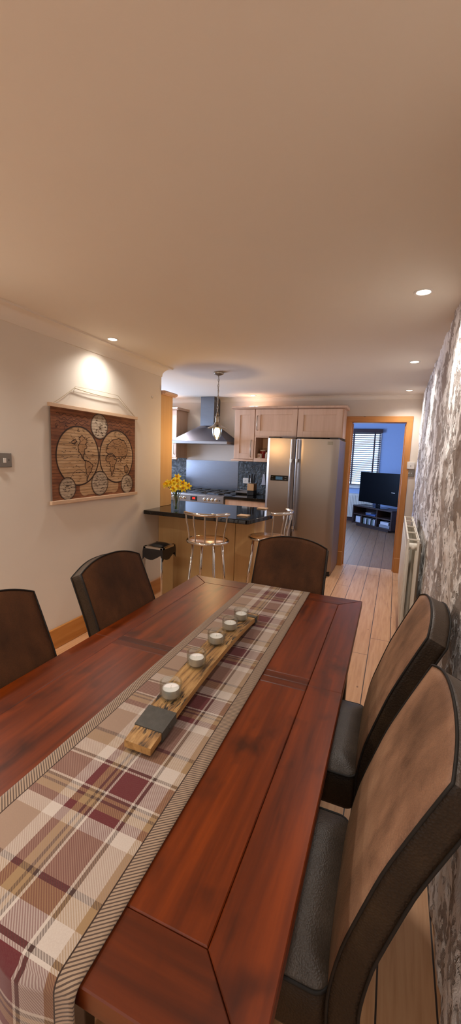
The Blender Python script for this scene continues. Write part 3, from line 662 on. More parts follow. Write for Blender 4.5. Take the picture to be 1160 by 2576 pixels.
for i, (dx, dy, z, wh) in enumerate(DAF):
    hx, hy, hz = VX + dx, VY + dy, VZ + z
    fl = thing('daffodil', 'yellow daffodil in the glass vase, ' + wh, 'flower', (hx, hy, hz), 0, 'daffodils in the glass vase')
    bx, by = VX - dx * .12 + random.uniform(-.008, .008), VY - dy * .12 + random.uniform(-.008, .008)
    p0 = Vector((bx, by, VZ + .014)); p1 = Vector((VX + dx * .22, VY + dy * .22, VZ + .15)); p2 = Vector((hx, hy, hz))
    B().tube([p0, p0.lerp(p1, .5), p1, p1.lerp(p2, .5) + Vector((-dx * .06, 0, .008)), p2], .0028, 6).build('stem', 'stem_green', fl, smooth=80)
    d = Vector((dx * 5 + .12, -.75 + dy * 4, .25 + random.uniform(-.25, .35))).normalized(); q = d.to_track_quat('Z', 'X').to_matrix()
    b = B()
    for k in range(6):
        a = k * PI / 3 + i; ca_, sa = math.cos(a), math.sin(a)
        def pp(r, w, h): return p2 + q @ Vector((r * ca_ - w * sa, r * sa + w * ca_, h))
        lf = .006 if k % 2 else .002
        b.add([pp(.004, 0, 0), pp(.018, -.012, lf), pp(.018, 0, lf + .003), pp(.018, .012, lf), pp(.034, -.008, lf + .004), pp(.034, .008, lf + .004), pp(.042, 0, lf + .002), pp(.032, 0, lf + .007)], [(0, 1, 2), (0, 2, 3), (1, 4, 7, 2), (2, 7, 5, 3), (4, 6, 7), (7, 6, 5)])
    b.build('petals', 'petal_yellow', fl, smooth=60)
    tr = []
    for r_, h in ((.007, .0), (.009, .012), (.010, .022), (.015, .030)): tr.append([(p2 + q @ Vector((r_ * math.cos(2 * PI * k / 12) * (1 + .12 * (k % 2) * (h > .02)), r_ * math.sin(2 * PI * k / 12) * (1 + .12 * (k % 2) * (h > .02)), h))) for k in range(12)])
    b = B(); b.add([v for rg in tr for v in rg], [(j * 12 + k, j * 12 + (k + 1) % 12, j * 12 + 12 + (k + 1) % 12, j * 12 + 12 + k) for j in range(3) for k in range(12)]); b.build('trumpet', 'trumpet_yellow', fl, smooth=60)
# coasters
B().box(-1.335, -1.235, 3.45, 3.55, .9205, .93).build('coaster', 'cork', bevel=.002, label='square cork coaster near the front corner of the breakfast bar', category='coaster', group='cork coasters on the breakfast bar')
B().box(-1.345, -1.245, 4.06, 4.155, .9205, .93).build('coaster', 'cork', bevel=.002, label='square cork coaster at the far back edge of the breakfast bar', category='coaster', group='cork coasters on the breakfast bar')
# bar stools (local, back towards -y)
def stool():
    t = thing('bar_stool', '', 'bar stool', group='chrome bar stools at the breakfast bar')
    SH = .765
    B().lathe([(.02, SH - .012), (.165, SH - .012), (.168, SH - .004), (.155, SH + .004), (.03, SH + .006)], seg=36).build('seat', 'stool_wood', t, local=True, smooth=50)
    B().tube([(.172 * math.cos(a), .172 * math.sin(a), SH - .01) for a in [2 * PI * k / 40 for k in range(40)]], .0125, 10, closed=True).build('seat_ring', 'chrome', t, local=True, smooth=90)
    for k in range(4):
        a = PI / 4 - .27 + k * PI / 2; c, s = math.cos(a), math.sin(a)
        B().tube([(.13 * c, .13 * s, SH - .02), (.165 * c, .165 * s, .4), (.205 * c, .205 * s, 0)], .0115, 10).build('leg', 'chrome', t, local=True, smooth=90)
    B().tube([(.181 * math.cos(a), .181 * math.sin(a), .24) for a in [2 * PI * k / 40 for k in range(40)]], .009, 8, closed=True).build('foot_ring', 'chrome', t, local=True, smooth=90)
    A0, A1 = -PI / 2 - 1.08, -PI / 2 + 1.08; RB = .205
    b = B().tube(arc((0, .0), RB, A0, A1, 20, 1.0), .0145, 10); 
    b.build('back_rail', 'chrome', t, local=True, smooth=90)
    for k in range(5):
        a = A0 + .1 + (A1 - A0 - .2) * k / 4; c, s = math.cos(a), math.sin(a)
        B().tube([(r * c, r * s, z) for r, z in ((.172, SH), (.175, .82), (.187, .88), (.2, .94), (.205, 1.0))], .006, 8).build('spindle', 'chrome', t, local=True, smooth=90)
    return t
s0 = stool(); s0.location = (-1.43, 3.035, 0); s0.rotation_euler = (0, 0, .3); s0['label'] = 'chrome bar stool with wooden seat and its back to the table'
dup(s0, (-1.018, 3.435, 0), 1.45, 'chrome bar stool at the angled end of the bar, turned sideways')
# range cooker
RX0, RX1, RY = -3.10, -2.175, 5.10
rc = thing('range_cooker', 'stainless steel range cooker with gas hob below the extractor hood', 'cooker', ((RX0 + RX1) / 2, 5.4, 0))
B().box(RX0, RX1, RY + .02, 5.69, .1, .905).box(RX0 + .03, RX1 - .03, RY + .06, 5.66, 0, .1).build('cooker_body', 'steel', rc, bevel=.004)
cpn = B().box(RX0, RX1, RY - .012, RY + .02, .80, .902).build('control_panel', 'steel', rc, bevel=.006)
for x in (-3.03, -2.97, -2.91, -2.85, -2.79, -2.465, -2.405, -2.345, -2.285):
    B().lathe([(.024, 0), (.024, .004), (.019, .008), (.017, .026), (.012, .03)], (x, RY - .012, .848), 20, axis='y').box(x - .003, x + .003, RY - .05, RY - .03, .832, .866).build('knob', 'chrome', cpn, smooth=40)
B().lathe([(.008, 0), (.008, .006), (.004, .008)], (-2.235, RY - .012, .845), 14, axis='y').build('ignition_button', 'black_plastic', cpn)
dp = B().box(-2.69, -2.585, RY - .018, RY - .01, .818, .882).build('display', 'black_gloss', cpn, bevel=.002, label='black clock display')
for dx in (-2.655, -2.63): B().box(dx, dx + .014, RY - .0195, RY - .0175, .852, .855).box(dx, dx + .014, RY - .0195, RY - .0175, .863, .866).box(dx, dx + .003, RY - .0195, RY - .0175, .842, .866).box(dx + .011, dx + .014, RY - .0195, RY - .0175, .842, .866).box(dx, dx + .014, RY - .0195, RY - .0175, .842, .845).build('digit', 'led_red', dp)
for x0, x1 in ((RX0 + .012, -2.66), (-2.645, RX1 - .012)):
    od = B().box(x0, x1, RY - .008, RY + .02, .13, .785).build('oven_door', 'steel', rc, bevel=.004)
    B().box(x0 + .07, x1 - .07, RY - .0095, RY - .007, .3, .62).build('oven_window', 'black_gloss', od)
    B().tube([(x0 + .05, RY - .005, .74), (x0 + .05, RY - .05, .74), (x1 - .05, RY - .05, .74), (x1 - .05, RY - .005, .74)], .009, 8).build('handle', 'chrome', od, smooth=80)
B().box(RX0 + .01, RX1 - .01, RY + .03, 5.67, .904, .914).build('hob', 'steel', rc, bevel=.003)
for x, y, r in ((-2.98, 5.26, .035), (-2.98, 5.52, .045), (-2.637, 5.40, .06), (-2.30, 5.26, .04), (-2.30, 5.52, .035)):
    B().lathe([(r + .012, .914), (r + .012, .922), (r, .926), (r, .934), (.01, .936)], (x, y, 0), 24).build('burner', 'black_plastic', rc, smooth=40)
for x0, x1 in ((-3.08, -2.8), (-2.785, -2.49), (-2.475, -2.2)):
    b = B(); z = .942
    for y in (5.15, 5.39, 5.63): b.box(x0, x1, y - .005, y + .005, z, z + .012)
    for x in (x0, (x0 + x1) / 2, x1): b.box(x - .005, x + .005, 5.15, 5.63, z, z + .012)
    for x in (x0, x1):
        for y in (5.15, 5.63): b.box(x - .005, x + .005, y - .005, y + .005, .914, z)
    b.build('pan_support', 'dark_iron', rc)
# extractor hood
hd = thing('extractor_hood', 'stainless steel chimney extractor hood on the kitchen wall', 'extractor hood', (-2.65, 5.55, 1.62))
b = B(); ob = [(-3.095, 5.2), (-2.2, 5.2), (-2.2, YB - .002), (-3.095, YB - .002)]; it = [(-2.765, 5.49), (-2.545, 5.49), (-2.545, YB - .002), (-2.765, YB - .002)]
b.add([(x, y, 1.665) for x, y in ob] + [(x, y, 1.9) for x, y in it], [(0, 1, 5, 4), (1, 2, 6, 5), (3, 0, 4, 7), (4, 5, 6, 7), (2, 3, 7, 6)]); b.build('canopy', 'hood_steel', hd, smooth=0)
B().box(-3.095, -2.2, 5.2, YB - .002, 1.625, 1.666).build('hood_rim', 'steel', hd, bevel=.003)
B().box(-2.765, -2.545, 5.49, YB - .002, 1.9, H - .002).build('chimney', 'splash_steel', hd, bevel=.002)
B().box(-3.1, -2.21, YB - .012, YB - .001, .92, 1.385).build('splashback', 'splash_steel', smooth=0, label='plain stainless steel splashback panel behind the range cooker', category='splashback')
S(B().box(-4.0, -3.102, YB - .008, YB - .0005, .92, 1.41).box(-2.208, -1.5, YB - .008, YB - .0005, .92, 1.43), 'wall_back_tiles', 'slate_tiles', smooth=0)
# base units + worktops on the back wall
for x0, x1, lb in ((-3.9, RX0 - .006, 'beech base cabinet left of the range cooker behind the flowers'), (RX1 + .006, -1.575, 'beech base cabinet between the range cooker and the fridge')):
    bc = thing('base_cabinet', lb, 'cabinet', ((x0 + x1) / 2, 5.4, 0))
    B().box(x0, x1, 5.14, YB - .001, .15, .878).build('carcass', 'beech', bc, bevel=.002)
    B().box(x0, x1, 5.18, 5.2, 0, .15).build('plinth', 'beech', bc)
    dr = B().box(x0 + .003, x1 - .003, 5.12, 5.14, .745, .872).build('drawer', 'beech', bc, bevel=.003)
    dd = shaker(B(), x0 + .003, x1 - .003, .155, .738, 5.14).build('door', 'beech', bc, bevel=.002)
    bar_handle(x0 + .06, .55, .7, 5.12, dd)
    B().box(x0, x1, 5.08, YB - .001, .879, .917).build('worktop', 'granite', bevel=.004, label='black granite worktop ' + ('left of the range cooker' if x0 < -3 else 'between the range cooker and the fridge'), category='worktop')
# kettle left of cooker
kt = thing('kettle', 'black kettle on the worktop behind the daffodils', 'kettle', (-3.3, 5.45, .918))
B().lathe([(.085, .918), (.09, .93), (.085, 1.02), (.065, 1.1), (.05, 1.11)], (-3.3, 5.45, 0), 28).build('kettle_body', 'black_gloss', kt, smooth=50)
B().lathe([(.05, 1.11), (.03, 1.122), (.01, 1.126), (.012, 1.14), (.004, 1.145)], (-3.3, 5.45, 0), 20).build('lid', 'black_plastic', kt, smooth=50)
B().tube([(-3.21, 5.45, .96), (-3.17, 5.45, .98), (-3.165, 5.45, 1.06), (-3.19, 5.45, 1.1), (-3.24, 5.45, 1.1)], .012, 8).build('handle', 'black_plastic', kt, smooth=80)
B().tube([(-3.37, 5.45, 1.03), (-3.41, 5.45, 1.07), (-3.42, 5.45, 1.085)], [.02, .014, .012], 8).build('spout', 'black_gloss', kt, smooth=80)
# wall cabinets
def wall_cab(x0, x1, z0, z1, y0, label, ends=(1, 1), cz=True):
    t = thing('overhead_cabinet', label, 'cabinet', ((x0 + x1) / 2, (y0 + YB) / 2, z0)); return t
WY = 5.39
wl = wall_cab(-3.56, -3.10, 1.41, 2.13, WY, 'beech wall cabinet left of the extractor hood')
B().box(-3.56, -3.10, WY, YB - .001, 1.41, 2.12).build('carcass', 'beech', wl, bevel=.002)
dd = shaker(B(), -3.558, -3.102, 1.415, 2.115, WY).build('door', 'beech', wl, bevel=.0015); bar_handle(-3.135, 1.46, 1.66, WY - .02, dd)
cornice_bar(-3.56, -3.10, WY - .02, YB - .001, 2.121, wl); B().box(-3.56, -3.09, WY - .025, WY + .02, 1.385, 1.409).build('pelmet', 'beech', wl, bevel=.006)
B().lathe([(.03, 0), (.03, .012), (.024, .014)], (-3.2, 5.5, 1.394), 18).build('under_light', 'lens_glow', wl)
B().box(-3.5, -3.3, 5.45, 5.6, 2.158, 2.185).build('storage_tray', 'black_plastic', bevel=.003, label='flat black tray lying on top of the left wall cabinet', category='tray')
wt = wall_cab(-2.17, -1.862, 1.43, 2.13, WY, 'tall narrow beech wall cabinet right of the extractor hood')
B().box(-2.17, -1.862, WY, YB - .001, 1.43, 2.12).build('carcass', 'beech', wt, bevel=.002)
dd = shaker(B(), -2.155, -1.866, 1.436, 2.115, WY, fr=.075).build('door', 'beech', wt, bevel=.0015); bar_handle(-1.905, 1.46, 1.70, WY - .02, dd)
cornice_bar(-2.17, -1.862, WY - .02, YB - .001, 2.121, wt, ends=(1, 0)); B().box(-2.2, -1.862, WY - .03, WY + .02, 1.40, 1.429).build('pelmet', 'beech', wt, bevel=.008)
wm = wall_cab(-1.858, -1.268, 1.43, 2.13, WY, 'beech cabinet with open niche above the left fridge door')
B().box(-1.858, -1.268, WY, YB - .001, 1.74, 2.12).box(-1.858, -1.838, WY - .018, YB - .001, 1.43, 1.74).box(-1.838, -1.565, WY - .018, YB - .001, 1.43, 1.452).box(-1.585, -1.565, WY, YB - .001, 1.452, 1.74).box(-1.838, -1.565, YB - .015, YB - .001, 1.452, 1.74).build('carcass', 'beech', wm, bevel=.002)
B().box(-1.858, -1.565, WY - .02, WY, 1.735, 1.752).build('niche_rail', 'beech', wm)
B().box(-1.836, -1.587, WY + .01, YB - .016, 1.59, 1.596).build('niche_shelf', 'clear_glass', wm, label='glass shelf')
dd = shaker(B(), -1.855, -1.271, 1.756, 2.115, WY, fr=.07).build('door', 'beech', wm, bevel=.0015); bar_handle(-1.825, 1.83, 2.03, WY - .02, dd)
cornice_bar(-1.858, -1.268, WY - .02, YB - .001, 2.121, wm, ends=(0, 0)); B().box(-1.86, -1.57, WY - .03, WY + .02, 1.40, 1.429).build('pelmet', 'beech', wm, bevel=.008)
wr = wall_cab(-1.264, -.672, 1.75, 2.13, WY, 'beech cabinet above the right fridge door next to the pine doorway')
B().box(-1.264, -.672, WY, YB - .001, 1.745, 2.12).build('carcass', 'beech', wr, bevel=.002)
shaker(B(), -1.261, -.69, 1.752, 2.115, WY, fr=.075).build('door', 'beech', wr, bevel=.0015)
cornice_bar(-1.264, -.672, WY - .02, YB - .001, 2.121, wr, ends=(0, 1))
# niche contents
rt = thing('storage_tin', 'red storage tin with white lid in the open cabinet niche', 'tin', (-1.775, 5.52, 1.4525))
B().lathe([(.038, 1.4525), (.04, 1.456), (.04, 1.55), (.038, 1.555)], (-1.775, 5.52, 0), 24).build('tin_body', 'red_tin', rt, smooth=40)
B().lathe([(.041, 1.552), (.041, 1.566), (.036, 1.57)], (-1.775, 5.52, 0), 24).build('lid', 'white_ceramic', rt, smooth=40)
mg = thing('storage_jar', 'white mug-sized pot with red cross marks in front of the red tin', 'pot', (-1.80, 5.45, 1.4525))
B().lathe([(.03, 1.4525), (.034, 1.456), (.034, 1.515), (.031, 1.515), (.029, 1.46)], (-1.80, 5.45, 0), 24, cap=False).build('pot_body', 'white_ceramic', mg, smooth=40)
b = B()
for a in (-1.9, -1.35):
    for s in (-1, 1): b.tube([(-1.80 + .0345 * math.cos(a - s * .14), 5.45 + .0345 * math.sin(a - s * .14), 1.468), (-1.80 + .0345 * math.cos(a + s * .14), 5.45 + .0345 * math.sin(a + s * .14), 1.5)], .0025, 6)
b.build('cross_mark', 'red_tin', mg)
sj = thing('spice_jar', 'small glass jar with pale contents right of the red tin', 'jar', (-1.70, 5.47, 1.4525))
B().lathe([(.024, 1.4525), (.026, 1.456), (.026, 1.51), (.02, 1.52)], (-1.70, 5.47, 0), 20).build('jar_body', 'white_ceramic', sj, smooth=40)
B().lathe([(.022, 1.52), (.022, 1.535), (.018, 1.537)], (-1.70, 5.47, 0), 20).build('lid', 'satin_nickel', sj, smooth=40)
# fridge
FX0, FX1, FY, FZ = -1.557, -.655, 5.0, 1.715
fg = thing('fridge_freezer', 'stainless steel American-style double-door fridge freezer beside the doorway', 'fridge', ((FX0 + FX1) / 2, 5.35, 0))
B().box(FX0 + .003, FX1 - .003, FY + .075, YB - .03, .02, FZ - .005).build('fridge_body', 'fridge_side', fg, bevel=.006)
B().box(FX0 + .02, FX1 - .02, FY + .06, 5.6, 0, .06).build('kick_plate', 'black_plastic', fg)
def fdoor(x0, x1):
    n = 10; pts = []
    for k in range(n + 1):
        u = k / n; x = x0 + (x1 - x0) * u; pts.append((x, FY + .0 + .004 * (2 * u - 1) ** 2 + (.03 * max(0, (abs(2 * u - 1) - .9) / .1) ** 2)))
    return B().prism(pts + [(x1, FY + .072), (x0, FY + .072)], .07, FZ).build('door', 'fridge_steel', fg, smooth=35, bevel=.003)
GX = -1.187
dl = fdoor(FX0, GX - .006); dr = fdoor(GX + .006, FX1)
for x, dd in ((GX - .034, dl), (GX + .034, dr)):
    hb = B().tube([(x, FY - .035, .55), (x, FY - .042, .8), (x, FY - .046, 1.1), (x, FY - .042, 1.45), (x, FY - .035, 1.70)], .0155, 12).build('handle', 'steel', dd, smooth=80)
    for z in (.60, 1.44): B().box(x - .011, x + .011, FY - .035, FY + .006, z - .02, z + .02).lathe([(.0165, -.02), (.0165, .02)], (x, FY - .042, z), 14, cap=False).build('handle_bracket', 'chrome', hb)
dp = B().box(-1.49, -1.258, FY - .004, FY + .004, 1.178, 1.246).build('display_panel', 'black_gloss', dl, bevel=.003)
B().box(-1.42, -1.33, FY - .005, FY - .003, 1.192, 1.232).build('screen', 'lcd_blue', dp, label='blue display screen')
b = B()
for x in (-1.463, -1.29):
    for z in (1.197, 1.224): b.box(x - .012, x + .012, FY - .005, FY - .0035, z - .0025, z + .0025)
b.build('key', 'plate_steel', dp)
B().box(-.795, -.73, FY - .002, FY + .003, 1.648, 1.684).box(-.788, -.765, FY - .003, FY, 1.654, 1.678).box(-.758, -.738, FY - .003, FY, 1.654, 1.678).build('badge', 'plate_steel', dr, bevel=.001)
for x0, x1 in ((FX0 + .01, FX0 + .16), (FX1 - .12, FX1 - .02)): B().box(x0, x1, FY + .03, FY + .16, FZ - .002, FZ + .018).build('hinge_cover', 'dark_iron', fg, bevel=.004)
# worktop items right of the cooker
kb = thing('knife_block', 'light wood knife block with black base on the worktop by the fridge', 'knife block', (-1.89, 5.5, .9175))
B().box(-1.955, -1.855, 5.42, 5.56, .9175, .985).build('base', 'black_plastic', kb, bevel=.004)
B().box(-1.955, -1.855, 5.42, 5.56, .986, 1.085).build('block', 'block_wood', kb, bevel=.004)
for i, (x, y, h, w) in enumerate(((-1.94, 5.45, .12, 'front left slot'), (-1.905, 5.45, .125, 'front middle slot'), (-1.87, 5.45, .11, 'front right slot'), (-1.925, 5.52, .135, 'back left slot'), (-1.885, 5.52, .13, 'back right slot'))):
    k = thing('kitchen_knife', 'black-handled kitchen knife in the %s of the knife block' % w, 'knife', (x, y, 1.0855), 0, 'knives in the block')
    B().box(x - .001, x + .001, y - .012, y + .012, 1.0855, 1.1).build('blade', 'steel', k)
    B().box(x - .009, x + .009, y - .013, y + .013, 1.1, 1.0855 + h).build('handle', 'black_plastic', k, bevel=.004)
so = thing('wall_socket', 'white double wall socket on the dark slate tiles', 'socket', (-2.055, YB, 1.065))
B().box(-2.125, -1.985, YB - .018, YB - .008, 1.065, 1.148).build('socket_plate', 'white_ceramic', so, bevel=.003)
b = B()
for x in (-2.09, -2.02): b.box(x - .003, x + .003, YB - .019, YB - .017, 1.11, 1.12).box(x - .013, x - .007, YB - .019, YB - .017, 1.093, 1.098).box(x + .007, x + .013, YB - .019, YB - .017, 1.093, 1.098)
b.build('socket_hole', 'black_plastic', so)
for x in (-2.068, -2.042): B().box(x - .006, x + .006, YB - .021, YB - .017, 1.118, 1.138).build('switch', 'red_tin' if x < -2.05 and 0 else 'white_paint', so, bevel=.001)
gt = thing('griddle_plate', 'low black griddle with steel rim on the worktop beneath the socket', 'griddle', (-2.06, 5.58, .9175))
B().box(-2.16, -1.965, 5.5, 5.68, .9175, .95).build('tray_body', 'black_gloss', gt, bevel=.004)
B().box(-2.165, -1.96, 5.495, 5.5, .94, .962).box(-2.165, -1.96, 5.68, 5.685, .94, .972).box(-2.165, -2.16, 5.5, 5.68, .94, .962).box(-1.965, -1.96, 5.5, 5.68, .94, .962).build('rim', 'steel', gt)
B().add([(-1.80, 5.655, 1.22), (-1.775, 5.655, 1.22), (-1.755, 5.65, 1.06), (-1.82, 5.65, 1.06), (-1.80, 5.665, 1.22), (-1.775, 5.665, 1.22), (-1.755, 5.668, 1.06), (-1.82, 5.668, 1.06)], [(0, 1, 2, 3), (7, 6, 5, 4), (0, 4, 5, 1), (1, 5, 6, 2), (2, 6, 7, 3), (3, 7, 4, 0)]).tube([(-1.787, 5.66, 1.22), (-1.787, 5.69, 1.245), (-1.787, 5.702, 1.245)], .004, 6).build('hanging_cloth', 'box_white', bevel=.002, label='narrow pale cloth hanging on the tiles beside the fridge', category='cloth')
# items by the door
th = thing('room_thermostat', 'white square thermostat on the wall right of the doorway', 'thermostat', (.17, YB, 1.385))
B().box(.122, .215, YB - .03, YB - .0005, 1.385, 1.478).build('housing', 'white_ceramic', th, bevel=.005); B().lathe([(.006, 0), (.006, .003), (.003, .004)], (.168, YB - .03, 1.425), 12, axis='y').build('dial', 'dark_iron', th)
sw = thing('light_switch', 'chrome double light switch below the white thermostat', 'light switch', (.17, YB, 1.295))
B().box(.127, .218, YB - .012, YB - .0005, 1.29, 1.374).build('switch_plate', 'plate_steel', sw, bevel=.002)
for x in (.155, .185): B().box(x - .006, x + .006, YB - .016, YB - .011, 1.322, 1.342).build('rocker', 'chrome', sw, bevel=.001)
# radiator on the rough wall
RA0, RA1, RY0, RY1, RZ0, RZ1 = .112, .19, 2.96, 4.22, .29, .945
ra = thing('panel_radiator', 'white double panel radiator along the rough stone wall', 'radiator', (.15, 3.6, RZ0))
def rpanel(x0, x1, flip):
    b = B().box(x0, x1, RY0, RY1, RZ0, RZ1); n = 30
    for k in range(n):
        y = RY0 + .03 + (RY1 - RY0 - .06) * (k + .5) / n
        b.box(x0 - .004 if flip else x1, x0 if flip else x1 + .004, y - .012, y + .012, RZ0 + .05, RZ1 - .05)
    return b
rpanel(RA0, RA0 + .014, 1).build('front_panel', 'radiator_white', ra, bevel=.003); rpanel(RA1 - .014, RA1, 0).build('back_panel', 'radiator_white', ra, bevel=.003)
b = B().box(RA0, RA0 + .008, RY0, RY1, RZ1, RZ1 + .012).box(RA1 - .008, RA1, RY0, RY1, RZ1, RZ1 + .012)
for k in range(5): y = RY0 + .02 + (RY1 - RY0 - .05) * k / 4; b.box(RA0, RA1, y, y + .012, RZ1 + .002, RZ1 + .01)
b.build('top_grille', 'radiator_white', ra)
B().grid(lambda i, j: (RA0 + .016 + (RA1 - RA0 - .032) * (.5 + .42 * math.sin(i * 60)), RY0 + .06 + (RY1 - RY0 - .12) * i, RZ0 + .06 + (RZ1 - RZ0 - .12) * j), 160, 1).build('fins', 'radiator_white', ra)
B().tube([(RA0 + .015, RY0 + .03, RZ1 - .04), (RA1 - .015, RY0 + .03, RZ1 - .04)], .021, 14).lathe([(.012, 0), (.012, .02), (.006, .024)], ((RA0 + RA1) / 2, RY0 + .01, RZ1 - .045), 12, axis='y').build('top_tee', 'radiator_white', ra, smooth=50)
B().tube([(RA0 + .012, RY0 + .02, RZ1 - .07), (RA0 + .012, RY0 + .02, RZ0 + .04)], .012, 8).tube([(RA1 - .012, RY0 + .02, RZ1 - .07), (RA1 - .012, RY0 + .02, RZ0 + .04)], .012, 8).build('end_seam', 'radiator_white', ra, smooth=50)
B().tube([((RA0 + RA1) / 2, RY0 + .04, RZ0 + .03), ((RA0 + RA1) / 2, RY0 - .05, RZ0 + .03), ((RA0 + RA1) / 2, RY0 - .05, 0)], .009, 10).lathe([(.018, -.02), (.02, 0), (.02, .05), (.015, .06)], ((RA0 + RA1) / 2, RY0 - .05, RZ0 + .04), 16).build('valve', 'radiator_white', ra, smooth=50)
for y in (RY0 + .2, RY1 - .25): B().box(RA1, .216, y, y + .05, RZ0 + .1, RZ1 - .05).build('bracket', 'satin_nickel', ra)

# ------------------------------------------------------------------ TV room things
vb = thing('venetian_blind', 'dark wood venetian blind half open at the TV room window', 'blind', (-1.0, YF - .05, .87))
B().box(-1.64, -.355, YF - .09, YF - .03, 2.115, 2.2).build('headrail', 'blind_wood', vb, bevel=.004)
b = B(); z = 2.095
while z > .93:
    b.add([(-1.61, YF - .078, z - .011), (-.39, YF - .078, z - .011), (-.39, YF - .034, z + .011), (-1.61, YF - .034, z + .011), (-1.61, YF - .078, z - .008), (-.39, YF - .078, z - .008), (-.39, YF - .034, z + .014), (-1.61, YF - .034, z + .014)], [(3, 2, 1, 0), (4, 5, 6, 7), (0, 1, 5, 4), (1, 2, 6, 5), (2, 3, 7, 6), (3, 0, 4, 7)]); z -= .049
b.build('slats', 'blind_wood', vb, smooth=0)
B().box(-1.61, -.39, YF - .08, YF - .032, .885, .905).build('bottom_rail', 'blind_wood', vb, bevel=.003)
for x in (-1.45, -.985, -.52): B().box(x - .018, x + .018, YF - .083, YF - .081, .885, 2.12).build('tape', 'blind_wood', vb)
rd = thing('panel_radiator', 'white ribbed radiator below the blind in the TV room', 'radiator', (-1.1, YF - .06, .1))
b = B().box(-1.75, -.45, YF - .09, YF - .05, .1, .66)
for k in range(34): x = -1.73 + 1.26 * (k + .5) / 34; b.box(x - .011, x + .011, YF - .1, YF - .09, .13, .63)
b.build('panel', 'radiator_white', rd, bevel=.003); B().box(-1.75, -.45, YF - .09, YF - .0005, .66, .672).build('top_grille', 'radiator_white', rd); [B().box(x, x + .05, YF - .05, YF - .023, .2, .6).build('bracket', 'satin_nickel', rd) for x in (-1.6, -.65)]
for x in (-1.73, -.47): B().tube([(x, YF - .06, 0), (x, YF - .06, .12)], .009, 8).build('pipe', 'radiator_white', rd)
# stand: front edge from P0 (left) to P1 (right)
P0, P1 = Vector((-.845, 9.50, 0)), Vector((-.0, 8.76, 0)); ax = (P1 - P0).normalized(); SW = (P1 - P0).length; SRZ = math.atan2(ax.y, ax.x)
ts = thing('tv_stand', 'low dark wood TV stand with open compartments in the next room', 'TV stand', P0, SRZ)
SHT, SD = .465, .40
B().box(0, SW, 0, SD, SHT - .03, SHT).build('top_board', 'stand_wood', ts, local=True, bevel=.003)
B().box(0, SW, .02, SD, .05, .078).box(.1, SW - .1, .04, SD - .02, 0, .05).build('base_board', 'stand_wood', ts, local=True, bevel=.003)
for x in (0, SW - .03): B().box(x, x + .03, 0, SD, .05, SHT - .031).build('side_panel', 'stand_wood', ts, local=True, bevel=.003)
B().box(.03, SW - .03, SD - .012, SD - .001, .079, SHT - .031).build('back_panel', 'stand_wood', ts, local=True)
B().box(.03, SW - .03, .01, SD - .013, .255, .28).build('shelf', 'stand_wood', ts, local=True, bevel=.002)
for x, z0, z1 in ((.70, .281, SHT - .031), (.27, .079, .254), (.70, .079, .254)): B().box(x, x + .025, .01, SD - .013, z0, z1).build('divider', 'stand_wood', ts, local=True, bevel=.002)
MS = Matrix.Translation(P0) @ Matrix.Rotation(SRZ, 4, 'Z')
def on_stand(name, x0, x1, y0, y1, z0, z1, mat, label, cat, group=None, extra=None):
    b = B().box(x0, x1, y0, y1, z0, z1, 0, MS)
    o = b.build(name, mat, bevel=.003, label=label, category=cat)
    if group: o['group'] = group
on_stand('media_player', .36, .64, .05, .25, .2805, .315, 'book_blue', 'slim blue media box on the upper shelf of the TV stand', 'media player')
on_stand('dvd_case', .34, .50, .06, .2, .3155, .33, 'book_grey', 'grey disc case lying on the blue media box', 'DVD case')
on_stand('storage_box', .06, .2, .06, .25, .079, .215, 'box_white', 'pale storage box in the bottom left compartment of the TV stand', 'box')
for i in range(12):
    x = .31 + i * .031
    on_stand('dvd_case', x, x + .027, .04, .18, .079, .079 + random.choice((.12, .13, .135)), ['book_green', 'book_grey', 'box_white', 'black_plastic'][i % 4], 'thin disc case in the row standing in the bottom middle compartment of the TV stand', 'DVD case', 'disc cases in the TV stand')
on_stand('game_console', .76, 1.04, .05, .26, .079, .14, 'book_grey', 'grey box lying lowest in the bottom right compartment of the TV stand', 'media player')
on_stand('storage_case', .78, 1.0, .06, .22, .1405, .2, 'box_white', 'pale case on top of the grey box in the TV stand', 'box')
# television
TM = Vector((-.30, 9.175, 0)); tv = thing('television', 'large black flat-screen television on the dark wood stand', 'television', TM, SRZ)
TW, TZ0, TZ1 = 1.10, .555, 1.22
B().box(-TW / 2, TW / 2, -.03, .03, TZ0, TZ1).build('screen_frame', 'tv_black', tv, local=True, bevel=.01)
B().box(-TW / 2 + .035, TW / 2 - .035, -.032, -.029, TZ0 + .05, TZ1 - .035).build('screen', 'tv_black', tv, local=True)
B().box(-.05, .05, -.02, .025, SHT + .012, TZ0 + .02).build('neck', 'black_gloss', tv, local=True, bevel=.008)
B().lathe([(.02, SHT + .0005), (.25, SHT + .0005), (.25, SHT + .008), (.06, SHT + .016), (.02, SHT + .018)], (0, .06, 0), 32).build('stand_base', 'black_gloss', tv, local=True, smooth=40).scale = (1, .55, 1)
B().box(.36, .45, -.034, -.031, TZ0 + .27, TZ0 + .278).build('painted_reflection', 'white_ceramic', tv, local=True)  # pale strip painted in as a reflection on the screen

